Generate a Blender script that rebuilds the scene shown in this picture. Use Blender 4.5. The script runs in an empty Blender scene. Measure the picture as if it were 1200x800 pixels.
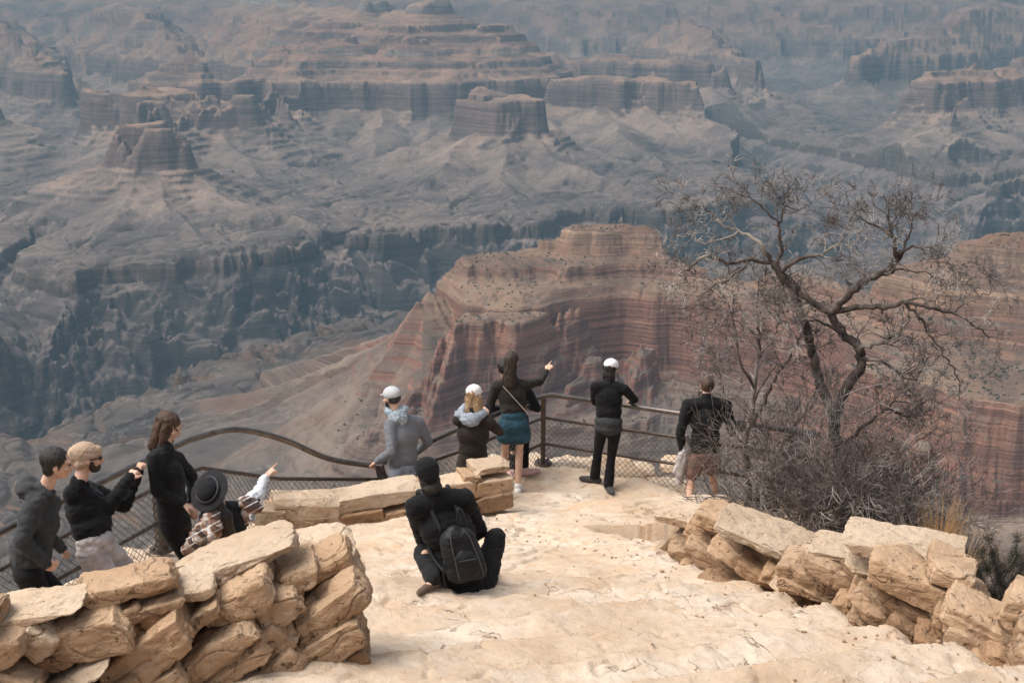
import bpy, bmesh, math, random
import numpy as np
from mathutils import Vector, Matrix

# ------------------------------------------------------------------ camera, sky, sun, exposure
S = bpy.context.scene
C = S.collection
CAMZ, PITCH, F = 6.1, math.radians(15.0), 1600.0
cam_d = bpy.data.cameras.new('camera'); cam = bpy.data.objects.new('camera', cam_d); C.objects.link(cam)
cam_d.sensor_width = 36; cam_d.lens = 36 * F / 1200; cam_d.clip_start = 0.1; cam_d.clip_end = 60000
cam.location = (0, 0, CAMZ); cam.rotation_euler = (math.pi / 2 - PITCH, 0, 0)
S.camera = cam
S.view_settings.view_transform = 'Standard'; S.view_settings.look = 'None'
S.view_settings.exposure = 1.12; S.view_settings.gamma = 1.0; S.view_settings.use_curve_mapping = False
SUN_EL, SUN_AZ = math.radians(60), math.radians(-100)     # azimuth from +Y towards +X
w = bpy.data.worlds.new('World'); S.world = w; w.use_nodes = True
wn = w.node_tree.nodes; wl = w.node_tree.links
sky = wn.new('ShaderNodeTexSky'); sky.sky_type = 'NISHITA'; sky.sun_disc = False
sky.sun_elevation = SUN_EL; sky.sun_rotation = SUN_AZ; sky.dust_density = 5.0; sky.air_density = 1.0; sky.ozone_density = 0.6
bg = wn['Background']; bg.inputs[1].default_value = 0.105
hsv = wn.new('ShaderNodeHueSaturation'); hsv.inputs['Saturation'].default_value = 0.45
wl.new(sky.outputs[0], hsv.inputs['Color']); wl.new(hsv.outputs[0], bg.inputs[0])
sd = bpy.data.lights.new('sun', 'SUN'); sd.energy = 1.05; sd.angle = math.radians(38); sd.color = (1.0, 0.94, 0.86)
so = bpy.data.objects.new('sun', sd); C.objects.link(so)
sv = Vector((math.sin(SUN_AZ) * math.cos(SUN_EL), math.cos(SUN_AZ) * math.cos(SUN_EL), math.sin(SUN_EL)))
so.rotation_euler = sv.to_track_quat('Z', 'Y').to_euler(); so.location = (0, 0, 60)
try:
    S.cycles.volume_bounces = 1; S.cycles.max_bounces = 6; S.cycles.use_denoising = True
except Exception: pass

# ------------------------------------------------------------------ helpers
CP, SP = math.cos(PITCH), math.sin(PITCH)
def U(px, py, Y):
    """world point at forward distance Y that sits at picture position px, py (1200x800)"""
    a, b = (px - 600) / F, -(py - 400) / F
    dx, dy, dz = a, CP + b * SP, -SP + b * CP
    t = Y / dy
    return Vector((dx * t, Y, CAMZ + dz * t))
def UZ(px, py, z):
    a, b = (px - 600) / F, -(py - 400) / F
    dx, dy, dz = a, CP + b * SP, -SP + b * CP
    t = (z - CAMZ) / dz
    return Vector((dx * t, dy * t, z))
def PX(x, y, z):
    v = Vector((x, y, z - CAMZ)); d = v.y * CP - v.z * SP; u = v.y * SP + v.z * CP
    return 600 + F * v.x / d, 400 - F * u / d

_rs = np.random.RandomState(7)
_perm = np.tile(_rs.permutation(512), 3)
_g = _rs.normal(size=(512, 3)); _g /= np.linalg.norm(_g, axis=1)[:, None]
def noise3(x, y, z):
    x, y, z = np.broadcast_arrays(np.asarray(x, float), y, z)
    xi, yi, zi = np.floor(x).astype(int), np.floor(y).astype(int), np.floor(z).astype(int)
    xf, yf, zf = x - xi, y - yi, z - zi
    u, v, w_ = [t * t * t * (t * (t * 6 - 15) + 10) for t in (xf, yf, zf)]
    r = 0
    for i in (0, 1):
        for j in (0, 1):
            for k in (0, 1):
                h = _perm[(_perm[(_perm[(xi + i) & 511] + yi + j) & 511] + zi + k) & 511]
                g = _g[h]
                d = g[..., 0] * (xf - i) + g[..., 1] * (yf - j) + g[..., 2] * (zf - k)
                r = r + d * (u if i else 1 - u) * (v if j else 1 - v) * (w_ if k else 1 - w_)
    return r * 1.5
def noise2(x, y, s=0.0):
    x, y = np.broadcast_arrays(np.asarray(x, float), y)
    x = x + s * 17.3; y = y - s * 9.1
    xi, yi = np.floor(x).astype(int), np.floor(y).astype(int)
    xf, yf = x - xi, y - yi
    u, v = [t * t * t * (t * (t * 6 - 15) + 10) for t in (xf, yf)]
    r = 0
    for i in (0, 1):
        for j in (0, 1):
            g = _g[_perm[(_perm[(xi + i) & 511] + yi + j) & 511]]
            r = r + (g[..., 0] * (xf - i) + g[..., 1] * (yf - j)) * (u if i else 1 - u) * (v if j else 1 - v)
    return r * 1.9
def fbm2(x, y, o=4, s=0.0):
    r = 0; a = 1.0; f = 1.0
    for k in range(o):
        r = r + a * noise2(x * f, y * f, s + k * 3.7); a *= .5; f *= 2.03
    return r
def ridged(x, y, o=4, s=0.0):
    r = 0; a = 1.0; f = 1.0; t = 0
    for k in range(o):
        r = r + a * (1 - np.abs(noise2(x * f, y * f, s + k * 5.1)) * 2); t += a; a *= .5; f *= 2.1
    return r / t
def fbm3(x, y, z, o=3):
    r = 0; a = 1.0; f = 1.0
    for k in range(o):
        r = r + a * noise3(x * f + k * 7.7, y * f, z * f - k * 3.3); a *= .5; f *= 2.07
    return r
def sm(a, b, x):
    t = np.clip((x - a) / (b - a), 0, 1); return t * t * (3 - 2 * t)

def mesh_np(name, V, Fq, smooth=True):
    me = bpy.data.meshes.new(name)
    V = np.asarray(V, np.float32); Fq = np.asarray(Fq, np.int32); n = Fq.shape[1]
    me.vertices.add(len(V)); me.vertices.foreach_set('co', V.ravel())
    me.loops.add(Fq.size); me.loops.foreach_set('vertex_index', Fq.ravel())
    me.polygons.add(len(Fq)); me.polygons.foreach_set('loop_start', np.arange(0, Fq.size, n, dtype=np.int32))
    me.polygons.foreach_set('loop_total', np.full(len(Fq), n, np.int32))
    me.update(calc_edges=True)
    if smooth: me.polygons.foreach_set('use_smooth', np.ones(len(Fq), bool))
    return me
def grid_faces(nr, nc):
    i = np.arange(nr - 1)[:, None] * nc + np.arange(nc - 1)[None, :]
    return np.stack([i, i + 1, i + nc + 1, i + nc], -1).reshape(-1, 4)
def link(name, me, mat=None, parent=None, kind=None, label=None, cat=None, group=None, loc=None):
    o = bpy.data.objects.new(name, me); C.objects.link(o)
    if mat and not me.materials: me.materials.append(mat)
    if parent: o.parent = parent
    if loc is not None: o.location = loc
    tag(o, label, cat, group, kind)
    return o
def tag(o, label=None, cat=None, group=None, kind=None):
    if label: o['label'] = label
    if cat: o['category'] = cat
    if group: o['group'] = group
    if kind: o['kind'] = kind
    return o
def empty(name, loc, label=None, cat=None, group=None):
    o = bpy.data.objects.new(name, None); C.objects.link(o); o.location = loc; o.empty_display_size = .2
    return tag(o, label, cat, group)

class NG:
    """tiny node graph writer"""
    def __init__(s, name, rough=0.9):
        s.m = bpy.data.materials.new(name); s.m.use_nodes = True
        s.n = s.m.node_tree.nodes; s.l = s.m.node_tree.links
        s.b = s.n['Principled BSDF']; s.b.inputs['Roughness'].default_value = rough
        s.b.inputs['Specular IOR Level'].default_value = 0.25
        s.co = s.n.new('ShaderNodeTexCoord')
        s.geo = s.n.new('ShaderNodeNewGeometry')
    def _in(s, sock, v):
        if v is None: return
        if isinstance(v, bpy.types.NodeSocket): s.l.new(v, sock)
        elif isinstance(v, (tuple, list)) and len(v) == 3 and sock.type == 'RGBA': sock.default_value = (*v, 1)
        else: sock.default_value = v
    def obj(s): return s.co.outputs['Object']
    def mapping(s, vec, scale=(1, 1, 1), rot=(0, 0, 0)):
        n = s.n.new('ShaderNodeMapping'); s.l.new(vec, n.inputs[0]); n.inputs['Scale'].default_value = scale
        n.inputs['Rotation'].default_value = rot; return n.outputs[0]
    def noise(s, vec, scale, detail=5, rough=.55, dist=0):
        n = s.n.new('ShaderNodeTexNoise'); s.l.new(vec, n.inputs['Vector'])
        n.inputs['Scale'].default_value = scale; n.inputs['Detail'].default_value = detail
        n.inputs['Roughness'].default_value = rough; n.inputs['Distortion'].default_value = dist
        return n.outputs['Fac']
    def voro(s, vec, scale, feature='F1', out='Distance'):
        n = s.n.new('ShaderNodeTexVoronoi'); n.feature = feature; s.l.new(vec, n.inputs['Vector'])
        n.inputs['Scale'].default_value = scale; return n.outputs[out]
    def math(s, op, a, b=None, c=None, clamp=False):
        n = s.n.new('ShaderNodeMath'); n.operation = op; n.use_clamp = clamp
        s._in(n.inputs[0], a); s._in(n.inputs[1], b)
        if c is not None: s._in(n.inputs[2], c)
        return n.outputs[0]
    def rng(s, v, a, b, c=0., d=1.):
        n = s.n.new('ShaderNodeMapRange'); s._in(n.inputs[0], v); n.interpolation_type = 'SMOOTHSTEP'
        for i, q in enumerate((a, b, c, d)): n.inputs[i + 1].default_value = q
        return n.outputs[0]
    def ramp(s, v, pts, const=False):
        n = s.n.new('ShaderNodeValToRGB'); s._in(n.inputs[0], v); e = n.color_ramp.elements
        n.color_ramp.interpolation = 'CONSTANT' if const else 'LINEAR'
        while len(e) < len(pts): e.new(0.5)
        for i, (p, c) in enumerate(pts):
            e[i].position = p; e[i].color = (*c, 1) if len(c) == 3 else c
        return n.outputs[0]
    def mix(s, f, a, b, mode='MIX'):
        n = s.n.new('ShaderNodeMix'); n.data_type = 'RGBA'; n.blend_type = mode
        s._in(n.inputs[0], f); s._in(n.inputs[6], a); s._in(n.inputs[7], b); return n.outputs[2]
    def sep(s, v):
        n = s.n.new('ShaderNodeSeparateXYZ'); s.l.new(v, n.inputs[0]); return n.outputs
    def attr(s, name):
        n = s.n.new('ShaderNodeAttribute'); n.attribute_name = name; return n.outputs['Fac']
    def bump(s, h, strength=.5, dist=.01, prev=None):
        n = s.n.new('ShaderNodeBump'); s.l.new(h, n.inputs['Height']); n.inputs['Strength'].default_value = strength
        n.inputs['Distance'].default_value = dist
        if prev: s.l.new(prev, n.inputs['Normal'])
        return n.outputs[0]
    def done(s, col=None, normal=None, rough=None, alpha=None):
        if col is not None: s._in(s.b.inputs['Base Color'], col)
        if normal is not None: s.l.new(normal, s.b.inputs['Normal'])
        if rough is not None: s._in(s.b.inputs['Roughness'], rough)
        return s.m
NAZ, NR1, NR2, NR3 = 1300, 640, 960, 140
HAZE_D = 8.2e-5
# ------------------------------------------------------------------ canyon terrain (real metres)
LAY = [(60, 20), (0, 60), (-95, 34), (-125, 70), (-225, 30), (-240, 20), (-300, 150), (-335, 10), (-362, 60), (-395, 12), (-425, 70),
       (-462, 14), (-490, 75), (-530, 14), (-548, 46), (-572, 12), (-592, 60), (-745, 36), (-790, 52), (-850, 105), (-853, 4),
       (-900, 125), (-932, 190), (-955, 620), (-1012, 18), (-1045, 60), (-1120, 95), (-1300, 260), (-1400, 200)]
LZ = np.array([l[0] for l in LAY], float); LR = np.cumsum([0] + [l[1] for l in LAY[1:]]).astype(float)
def z_of(v): return np.interp(v, LR, LZ)
def v_of(z): return float(np.interp(-z, -LZ, LR))
def FX(px, D, z): return ((px - 600) / F * (D * CP + (CAMZ - z) * SP), D)
# each ridge: list of (px, distance, z of the crest), flat radius
RIDGES = [
    # near red ridge (from our own rim at the right, ending in the nose)
    ([(2300, 1800, -150), (1600, 2000, -280), (1300, 2200, -385), (1200, 2250, -415), (1150, 2300, -450)], 12),
    ([(1150, 2300, -455), (1050, 2420, -562), (940, 2500, -566), (860, 2550, -552), (760, 2600, -522)], 10),
    ([(760, 2600, -522), (685, 2640, -496), (630, 2650, -492)], 12),
    ([(630, 2650, -494), (565, 2600, -520), (540, 2590, -528)], 10),
    ([(700, 2390, -592), (600, 2375, -593), (520, 2385, -596), (465, 2400, -604)], 26),
    ([(960, 2120, -588), (880, 2240, -588), (800, 2370, -590), (690, 2390, -590)], 30),
    ([(1400, 1940, -570), (1200, 1970, -580), (1050, 2020, -588), (960, 2120, -590)], 25),
    # butte A
    ([(160, 5620, -588), (190, 5600, -588)], 55),
    ([(172, 5750, -588), (185, 6700, -590), (240, 7150, -590)], 0),
    # ridge D
    ([(235, 7200, -585), (265, 7200, -585)], 90),
    ([(130, 7300, -588), (190, 7300, -588), (265, 7250, -588), (300, 7900, -590)], 110),
    ([(195, 8000, -500), (210, 8100, -480)], 10),
    # butte B
    ([(555, 6900, -578), (600, 6900, -578)], 70),
    ([(575, 6900, -588), (560, 7900, -590)], 10),
    # massif C
    ([(300, 8150, -588), (400, 8150, -585), (470, 8250, -585), (600, 8350, -588)], 150),
    ([(400, 8500, -470), (500, 8600, -380), (600, 8600, -420)], 110),
    ([(360, 8500, -440), (460, 8900, -330), (560, 8900, -320)], 170),
    ([(494, 9100, -150), (516, 9150, -145)], 45),
    ([(412, 9500, -170), (445, 9600, -165)], 50),
    ([(500, 9150, -228), (430, 9500, -228), (350, 10200, -200), (300, 13000, 20)], 30),
    ([(600, 8400, -588), (700, 8250, -588), (810, 8200, -588)], 110),
    ([(500, 8700, -400), (620, 8500, -530), (640, 8450, -550)], 40),
    # small spurs under the massif
    ([(345, 7400, -760), (350, 8000, -600)], 0),
    # behind right
    ([(640, 10200, -560), (740, 9900, -570), (830, 9700, -585)], 90),
    ([(900, 9300, -700), (870, 10500, -600), (800, 12000, -300)], 0),
    ([(1100, 7900, -583), (1140, 8100, -560), (1220, 8600, -500), (1400, 9500, -200)], 40),
    ([(1130, 6900, -840), (1110, 7900, -590)], 0),
    ([(1000, 10500, -590), (1100, 11500, -400), (1200, 13500, -60)], 40),
    # left far
    ([(60, 8800, -590), (20, 9800, -450), (-50, 12000, -200)], 40),
    ([(0, 7000, -740), (-60, 8000, -590), (-200, 9000, -500)], 20),
    ([(210, 10200, -480), (150, 12500, -180)], 40),
    ([(-500, 5200, -600), (-300, 6500, -590)], 80),
]
RIVER = [(-700, 2300), (-200, 3150), (40, 3480), (150, 3750), (250, 4180), (430, 4480), (600, 4850), (800, 5150), (1000, 5450), (1180, 5800), (1500, 6300), (2200, 7000)]
# side gorges: list of (px, D), inner half width at start, at end  (end = where it meets the river)
SIDES = [
    ([(402, 5650), (412, 5350), (420, 5000), (436, 4500)], 10, 200),
    ([(688, 5900), (675, 5600), (640, 5200), (620, 4900)], 10, 200),
    ([(780, 5500), (720, 5650), (680, 5600)], 0, 60),
    ([(290, 4900), (310, 4650), (300, 4300)], 20, 200),
    ([(180, 4850), (200, 4500), (210, 4200)], 0, 140),
    ([(20, 5600), (10, 4800), (40, 3700)], 30, 240),
    ([(560, 5200), (540, 4900), (520, 4700)], 0, 120),
    ([(880, 5900), (900, 5600), (930, 5350)], 10, 160),
    ([(850, 9200), (920, 7900), (980, 6900), (1060, 6300), (1090, 5700)], 140, 620),
    ([(1250, 7300), (1160, 6800), (1060, 6300)], 30, 260),
    ([(230, 3000), (200, 3300), (150, 3800)], 0, 210),
    ([(330, 3550), (270, 3700), (230, 4100)], 0, 150),
    ([(480, 4000), (440, 4200), (420, 4450)], 0, 120),
    ([(-40, 2650), (10, 3000), (40, 3500)], 0, 260),
    ([(760, 4200), (740, 4600), (700, 4950)], 0, 170),
]
def seg_d(x, y, a, b):
    ax, ay = a[:2]; bx, by = b[:2]; dx, dy = bx - ax, by - ay
    t = np.clip(((x - ax) * dx + (y - ay) * dy) / (dx * dx + dy * dy + 1e-9), 0, 1)
    return np.hypot(x - ax - t * dx, y - ay - t * dy), t
def smin(a, b, k=40.):
    h = np.clip(.5 + .5 * (b - a) / k, 0, 1); return b + (a - b) * h - k * h * (1 - h)
def canyon_v(x, y):
    D = np.hypot(x, y)
    # domain warp so that cliffs wander into alcoves and spurs
    wx = x + 130 * noise2(x / 700, y / 700, 1) + 50 * noise2(x / 210, y / 210, 2)
    wy = y + 130 * noise2(x / 700, y / 700, 3) + 50 * noise2(x / 210, y / 210, 4)
    near = sm(1500, 400, D)
    wx = wx * (1 - near) + x * near; wy = wy * (1 - near) + y * near
    v = np.full(x.shape, v_of(-940)) + 110 * noise2(wx / 1900, wy / 1900, 9) + 60 * noise2(wx / 500, wy / 500, 10)
    # far north rim wall and our own rim
    north = np.maximum(0, 15200 - wy) * .72 + 500 * noise2(wx / 2600, wy / 2600, 5) + 10
    v = smin(v, north * .62, 200)
    for pts, rad in RIDGES:
        q = [(*FX(*p), v_of(p[2])) for p in pts]
        for a, b in zip(q[:-1], q[1:]):
            d, t = seg_d(wx, wy, a, b)
            far = a[1] > 4500
            v0 = a[2] + (b[2] - a[2]) * t
            v = smin(v, v0 + np.maximum(0, d - rad) * (.86 if far else 1.0), 25)
    own = 84 + np.hypot(np.maximum(0, np.abs(x) - 60) * .35, np.maximum(0, y - 6)) * 1.0
    g1 = ridged(wx / 620, wy / 620, 2, 20); g2 = ridged(wx / 240, wy / 240, 2, 24); g3 = ridged(wx / 85, wy / 85, 2, 27); g4 = ridged(wx / 28, wy / 28, 2, 29)
    amp = sm(60, 500, v) * (1 - near)
    amp = amp * (1 - .45 * sm(3200, 2600, D)); amp2 = amp * (1 - .75 * sm(v_of(-880), v_of(-930), v))
    fw = sm(3200, 4500, D)
    v = v - amp2 * ((g1 - .55) * (120 - 10 * fw) - (g2 - .4) * (48 - 14 * fw) - (g3 - .5) * (20 - 10 * fw) - (g4 - .5) * (7 - 4 * fw))
    v = np.where(own < v_of(-925), np.minimum(v, own), v)
    # gorge
    dr = np.full(x.shape, 1e9); q = [FX(p[0], p[1], -1000) for p in RIVER]
    for a, b in zip(q[:-1], q[1:]): dr = np.minimum(dr, seg_d(wx, wy, a, b)[0])
    wob = 150 * ridged(wx / 420, wy / 420, 3, 31) + 75 * ridged(wx / 130, wy / 130, 2, 34) + 22 * ridged(wx / 45, wy / 45, 2, 37)
    vg = LR[-1] - (dr - 40) * 1.17 + wob - 135
    for pts, w0, w1 in SIDES:
        q = [FX(p[0], p[1], -960) for p in pts]; L = [0]
        for a, b in zip(q[:-1], q[1:]): L.append(L[-1] + math.hypot(b[0] - a[0], b[1] - a[1]))
        for i, (a, b) in enumerate(zip(q[:-1], q[1:])):
            d, t = seg_d(wx, wy, a, b); s_ = (L[i] + t * (L[i + 1] - L[i])) / L[-1]
            vs = v_of(-958) + (w0 - 70 + (w1 - w0 + 70) * s_) - d * .9 + (wob - 135) * .45 * (.5 + .5 * s_)
            vg = np.maximum(vg, vs)
    vr = v_of(-955); vg = np.where(vg < vr, vr - (vr - vg) * 7, vg)
    v = np.maximum(v, vg)
    return v, vg
CONES = [  # crests of loose talus: (px, D, z) ..., slope of the sides
    ([(520, 2590, -585), (480, 2600, -660), (400, 2700, -800), (330, 2750, -935)], .6),
    ([(505, 2560, -600), (430, 2470, -740), (370, 2400, -850), (330, 2340, -935)], .6),
    ([(690, 2330, -745), (640, 2230, -850), (600, 2200, -940)], .5),
    ([(165, 5560, -738), (140, 5200, -850), (115, 4900, -935)], .46), ([(178, 5560, -738), (205, 5150, -860), (230, 4850, -938)], .46), ([(195, 5600, -742), (290, 5350, -860), (380, 5150, -938)], .44),
    ([(135, 5600, -742), (60, 5400, -860), (10, 5250, -935)], .46), ([(200, 5700, -742), (300, 5800, -880)], .44),
    ([(560, 6800, -738), (520, 6400, -850), (480, 6050, -938)], .44), ([(580, 6780, -738), (590, 6300, -860), (600, 5850, -938)], .44), ([(605, 6800, -742), (670, 6450, -850), (740, 6100, -938)], .44), ([(610, 6900, -742), (700, 6900, -880)], .44),
    ([(345, 8000, -720), (350, 7400, -830), (365, 6700, -938)], .42), ([(800, 8050, -738), (870, 7500, -850), (940, 6900, -935)], .42),
    ([(700, 8100, -738), (740, 7400, -860), (790, 6800, -938)], .42), ([(640, 8200, -740), (660, 7600, -870)], .42), ([(450, 8050, -738), (440, 7500, -850), (430, 7000, -930)], .42), ([(240, 7150, -738), (280, 6700, -850), (320, 6350, -935)], .42),
    ([(400, 8050, -742), (395, 7600, -850)], .42), ([(300, 8050, -742), (300, 7500, -870)], .42), ([(160, 7150, -740), (110, 6600, -870), (60, 6200, -935)], .42), ([(760, 8100, -740), (800, 7700, -850)], .42), ([(520, 8100, -740), (500, 7600, -860)], .42),
    ([(1120, 7700, -740), (1060, 7200, -870)], .42), ([(830, 9600, -740), (880, 9000, -880)], .42),
]
def canyon_z(x, y):
    v, vg = canyon_v(x, y)
    jz = 10 * noise2(x / 900, y / 900, 40)
    z = z_of(v) + jz * sm(60, 400, v)
    wx = x + 60 * noise2(x / 300, y / 300, 51); wy = y + 60 * noise2(x / 300, y / 300, 52)
    gul = (4 + 4 * sm(2800, 4000, np.hypot(x, y))) * (ridged(wx / 120, wy / 120, 3, 55) - .5)
    zc = np.full(x.shape, -5000.)
    for ci, (pts, sl) in enumerate(CONES):
        q = [(*FX(*p), p[2]) for p in pts]; Ls = 0
        for a, b in zip(q[:-1], q[1:]):
            d, t = seg_d(wx, wy, a, b); ln = math.hypot(b[0] - a[0], b[1] - a[1]); ux, uy = (b[0] - a[0]) / ln, (b[1] - a[1]) / ln
            vx = wx - (a[0] + ux * ln * t); vy = wy - (a[1] + uy * ln * t); al = vx * ux + vy * uy; pe = -vx * uy + vy * ux
            ang = np.arctan2(al, np.abs(pe) + 20) * np.sign(pe + 1e-6)
            gc = (Ls + t * ln) / 105 + ang * 2.2 + np.sign(pe) * 13.7 + ci * 5.1
            gg = np.abs(noise2(gc, d / 900, 57)) * 1.6 + .5 * np.abs(noise2(gc * 2.3, d / 500, 58))
            zc = np.maximum(zc, a[2] + (b[2] - a[2]) * t - d * sl + d * d * sl / 2600 * (d < 1300) + (gg - .9) * 26 * np.clip(d / 260, 0.05, 1))
            Ls += ln
    zc = np.minimum(zc + gul, -560); rk = sm(-935, -900, z) * sm(0, 1500, np.hypot(x, y))
    z = np.where(vg > v_of(-957), z, -smin(-z, -zc, 18.))
    q1 = z + 6 * noise2(x / 260, y / 260, 61); tl = .35 + .65 * sm(.3, .1, np.abs(zc - z) / 60 * 0 + np.where(zc > z - 4, 1., 0.))
    z = z + rk * tl * (-3.6 * np.sin(q1 * 2 * math.pi / 27) - 1.5 * np.sin(q1 * 2 * math.pi / 11.5 + 1))
    tz = sm(-895, -925, z) * sm(-1000, -960, z) * sm(1200, 1800, np.hypot(x, y))
    n1_ = np.abs(noise2(wx / 430, wy / 430, 71)); n2_ = np.abs(noise2(wx / 170, wy / 170, 72)); n3_ = np.abs(noise2(wx / 70, wy / 70, 73))
    z = z - tz * (22 * sm(.16, .0, n1_) + 11 * sm(.2, 0, n2_) + 5 * sm(.25, 0, n3_))
    rough = sm(0, 1500, np.hypot(x, y))
    return z + rough * (2.6 * fbm2(x / 60, y / 60, 4, 44)), v
def ico_dots(pts, sizes, seed=3):
    b = bmesh.new(); bmesh.ops.create_icosphere(b, subdivisions=1, radius=1.0)
    v0 = np.array([v.co[:] for v in b.verts]); f0 = np.array([[v.index for v in f.verts] for f in b.faces]); b.free()
    r = np.random.RandomState(seed); n = len(pts)
    V = v0[None] * (1 + .35 * r.uniform(-1, 1, (n, len(v0), 1))) * sizes[:, None, None] * np.array([1, 1, .75]) + pts[:, None]
    return V.reshape(-1, 3), (f0[None] + (np.arange(n) * len(v0))[:, None, None]).reshape(-1, 3)
# polar sheet
tanmax = math.tan(math.radians(24.5))
az = np.arctan(np.linspace(-tanmax, tanmax, NAZ))
az = np.concatenate([-np.radians(np.linspace(88, 25.2, 44)), az, np.radians(np.linspace(25.2, 88, 44))])
rr = np.concatenate([np.geomspace(22, 1450, 90)[:-1], np.geomspace(1450, 2900, NR1)[:-1], np.geomspace(2900, 9800, NR2)[:-1], np.geomspace(9800, 17500, NR3)])
A, R = np.meshgrid(az, rr)
TX, TY = R * np.sin(A), R * np.cos(A)
TZ, TV = canyon_z(TX, TY)
me = mesh_np('canyon', np.stack([TX, TY, TZ], -1).reshape(-1, 3), grid_faces(*TX.shape))
g = NG('canyon_rock', .95)
p = g.geo.outputs['Position']; xyz = g.sep(p); z = xyz[2]; nz = g.sep(g.geo.outputs['Normal'])[2]
n_big = g.noise(g.mapping(p, (.0012,) * 3), 1, 4)
zz = g.math('ADD', z, g.math('MULTIPLY', g.math('SUBTRACT', n_big, .5), 60))
t = g.rng(zz, -1450, 100); t = g.math('DIVIDE', g.math('ADD', zz, 1450), 1550)
def zp(v): return (v + 1450) / 1550
rock = g.ramp(t, [(zp(-1420), (.105, .09, .09)), (zp(-1030), (.125, .108, .105)), (zp(-1010), (.10, .075, .062)), (zp(-1000), (.15, .10, .075)), (zp(-950), (.19, .135, .10)), (zp(-900), (.19, .155, .125)),
                  (zp(-800), (.20, .155, .13)), (zp(-755), (.21, .15, .125)), (zp(-740), (.27, .15, .115)), (zp(-610), (.31, .175, .13)), (zp(-590), (.32, .22, .165)),
                  (zp(-530), (.29, .18, .135)), (zp(-490), (.36, .27, .20)), (zp(-440), (.36, .28, .21)), (zp(-380), (.24, .13, .10)), (zp(-300), (.26, .13, .09)), (zp(-235), (.27, .15, .11)), (zp(-220), (.42, .38, .33)), (zp(-110), (.40, .36, .31)), (zp(0), (.30, .27, .23))])
strat = g.noise(g.mapping(p, (.0016, .0016, .075)), 1, 6, .7)
strat2 = g.noise(g.mapping(p, (.006, .006, .22)), 1, 4, .65)
rock = g.mix(g.rng(strat, .38, .62), g.mix(1.0, rock, (.74, .70, .70), 'MULTIPLY'), g.mix(1.0, rock, (1.22, 1.2, 1.16), 'MULTIPLY'))
rock = g.mix(.35, rock, g.mix(g.rng(strat2, .38, .62), g.mix(1.0, rock, (.5, .48, .5), 'MULTIPLY'), g.mix(1.0, rock, (1.45, 1.4, 1.35), 'MULTIPLY')))
patch = g.noise(g.mapping(p, (.02, .02, .012)), 1, 5, .6)
rock = g.mix(g.rng(patch, .45, .7, 0, .5), rock, (.15, .12, .10))
talus = g.ramp(t, [(zp(-1400), (.12, .108, .108)), (zp(-1020), (.145, .13, .125)), (zp(-960), (.125, .11, .10)), (zp(-920), (.125, .112, .105)), (zp(-850), (.20, .175, .155)), (zp(-740), (.25, .205, .17)), (zp(-600), (.25, .185, .14)), (zp(-400), (.20, .135, .105)), (zp(0), (.28, .23, .18))])
tn = g.noise(g.mapping(p, (.004, .004, .004)), 1, 7, .65)
talus = g.mix(g.rng(tn, .38, .62), g.mix(1.0, talus, (.62, .62, .65), 'MULTIPLY'), g.mix(1.0, talus, (1.2, 1.15, 1.08), 'MULTIPLY'))
veg = g.noise(g.mapping(p, (.03, .03, .03)), 1, 6, .7)
talus = g.mix(g.rng(veg, .5, .66, 0, .55), talus, (.085, .08, .068))
slope = g.rng(g.math('ADD', nz, g.math('MULTIPLY', g.math('SUBTRACT', tn, .5), .25)), .54, .78)
redn = g.noise(g.mapping(p, (.0022, .0022, .004)), 1, 4, .6)
talus = g.mix(g.math('MULTIPLY', g.rng(redn, .54, .66, 0, .6), g.rng(xyz[1], 4300, 3600)), talus, (.17, .10, .07))
wash = g.noise(g.mapping(p, (.0035, .0035, .0035)), 1, 5, .6, 1.0)
talus = g.mix(g.rng(g.math('ABSOLUTE', g.math('SUBTRACT', wash, .5)), 0, .012, .55, 0), talus, (.27, .24, .21))
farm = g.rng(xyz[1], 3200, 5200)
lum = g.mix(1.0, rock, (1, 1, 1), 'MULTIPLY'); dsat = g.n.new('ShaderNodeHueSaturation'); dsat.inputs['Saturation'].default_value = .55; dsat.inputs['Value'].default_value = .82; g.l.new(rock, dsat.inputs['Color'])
rock = g.mix(farm, rock, dsat.outputs[0])  # rock greyed with distance: haze painted into the far rock colour
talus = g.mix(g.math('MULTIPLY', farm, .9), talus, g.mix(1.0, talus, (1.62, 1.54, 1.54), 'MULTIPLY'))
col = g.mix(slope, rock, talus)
col = g.mix(1.0, col, (.78, .72, .68), 'MULTIPLY')
# vertical joints and fluting on the cliffs, ledges everywhere
fl = g.noise(g.mapping(p, (.045, .045, .006)), 1, 6, .65)
b1 = g.bump(fl, .5, 6)
b2 = g.bump(strat2, .7, 6, b1)
b3 = g.bump(g.noise(g.mapping(p, (.09, .09, .09)), 1, 5, .7), .6, 4, b2)
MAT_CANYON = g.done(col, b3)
link('terrain', me, MAT_CANYON, kind='structure', label='deep layered canyon with buttes, talus slopes and a dark inner gorge')

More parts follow.
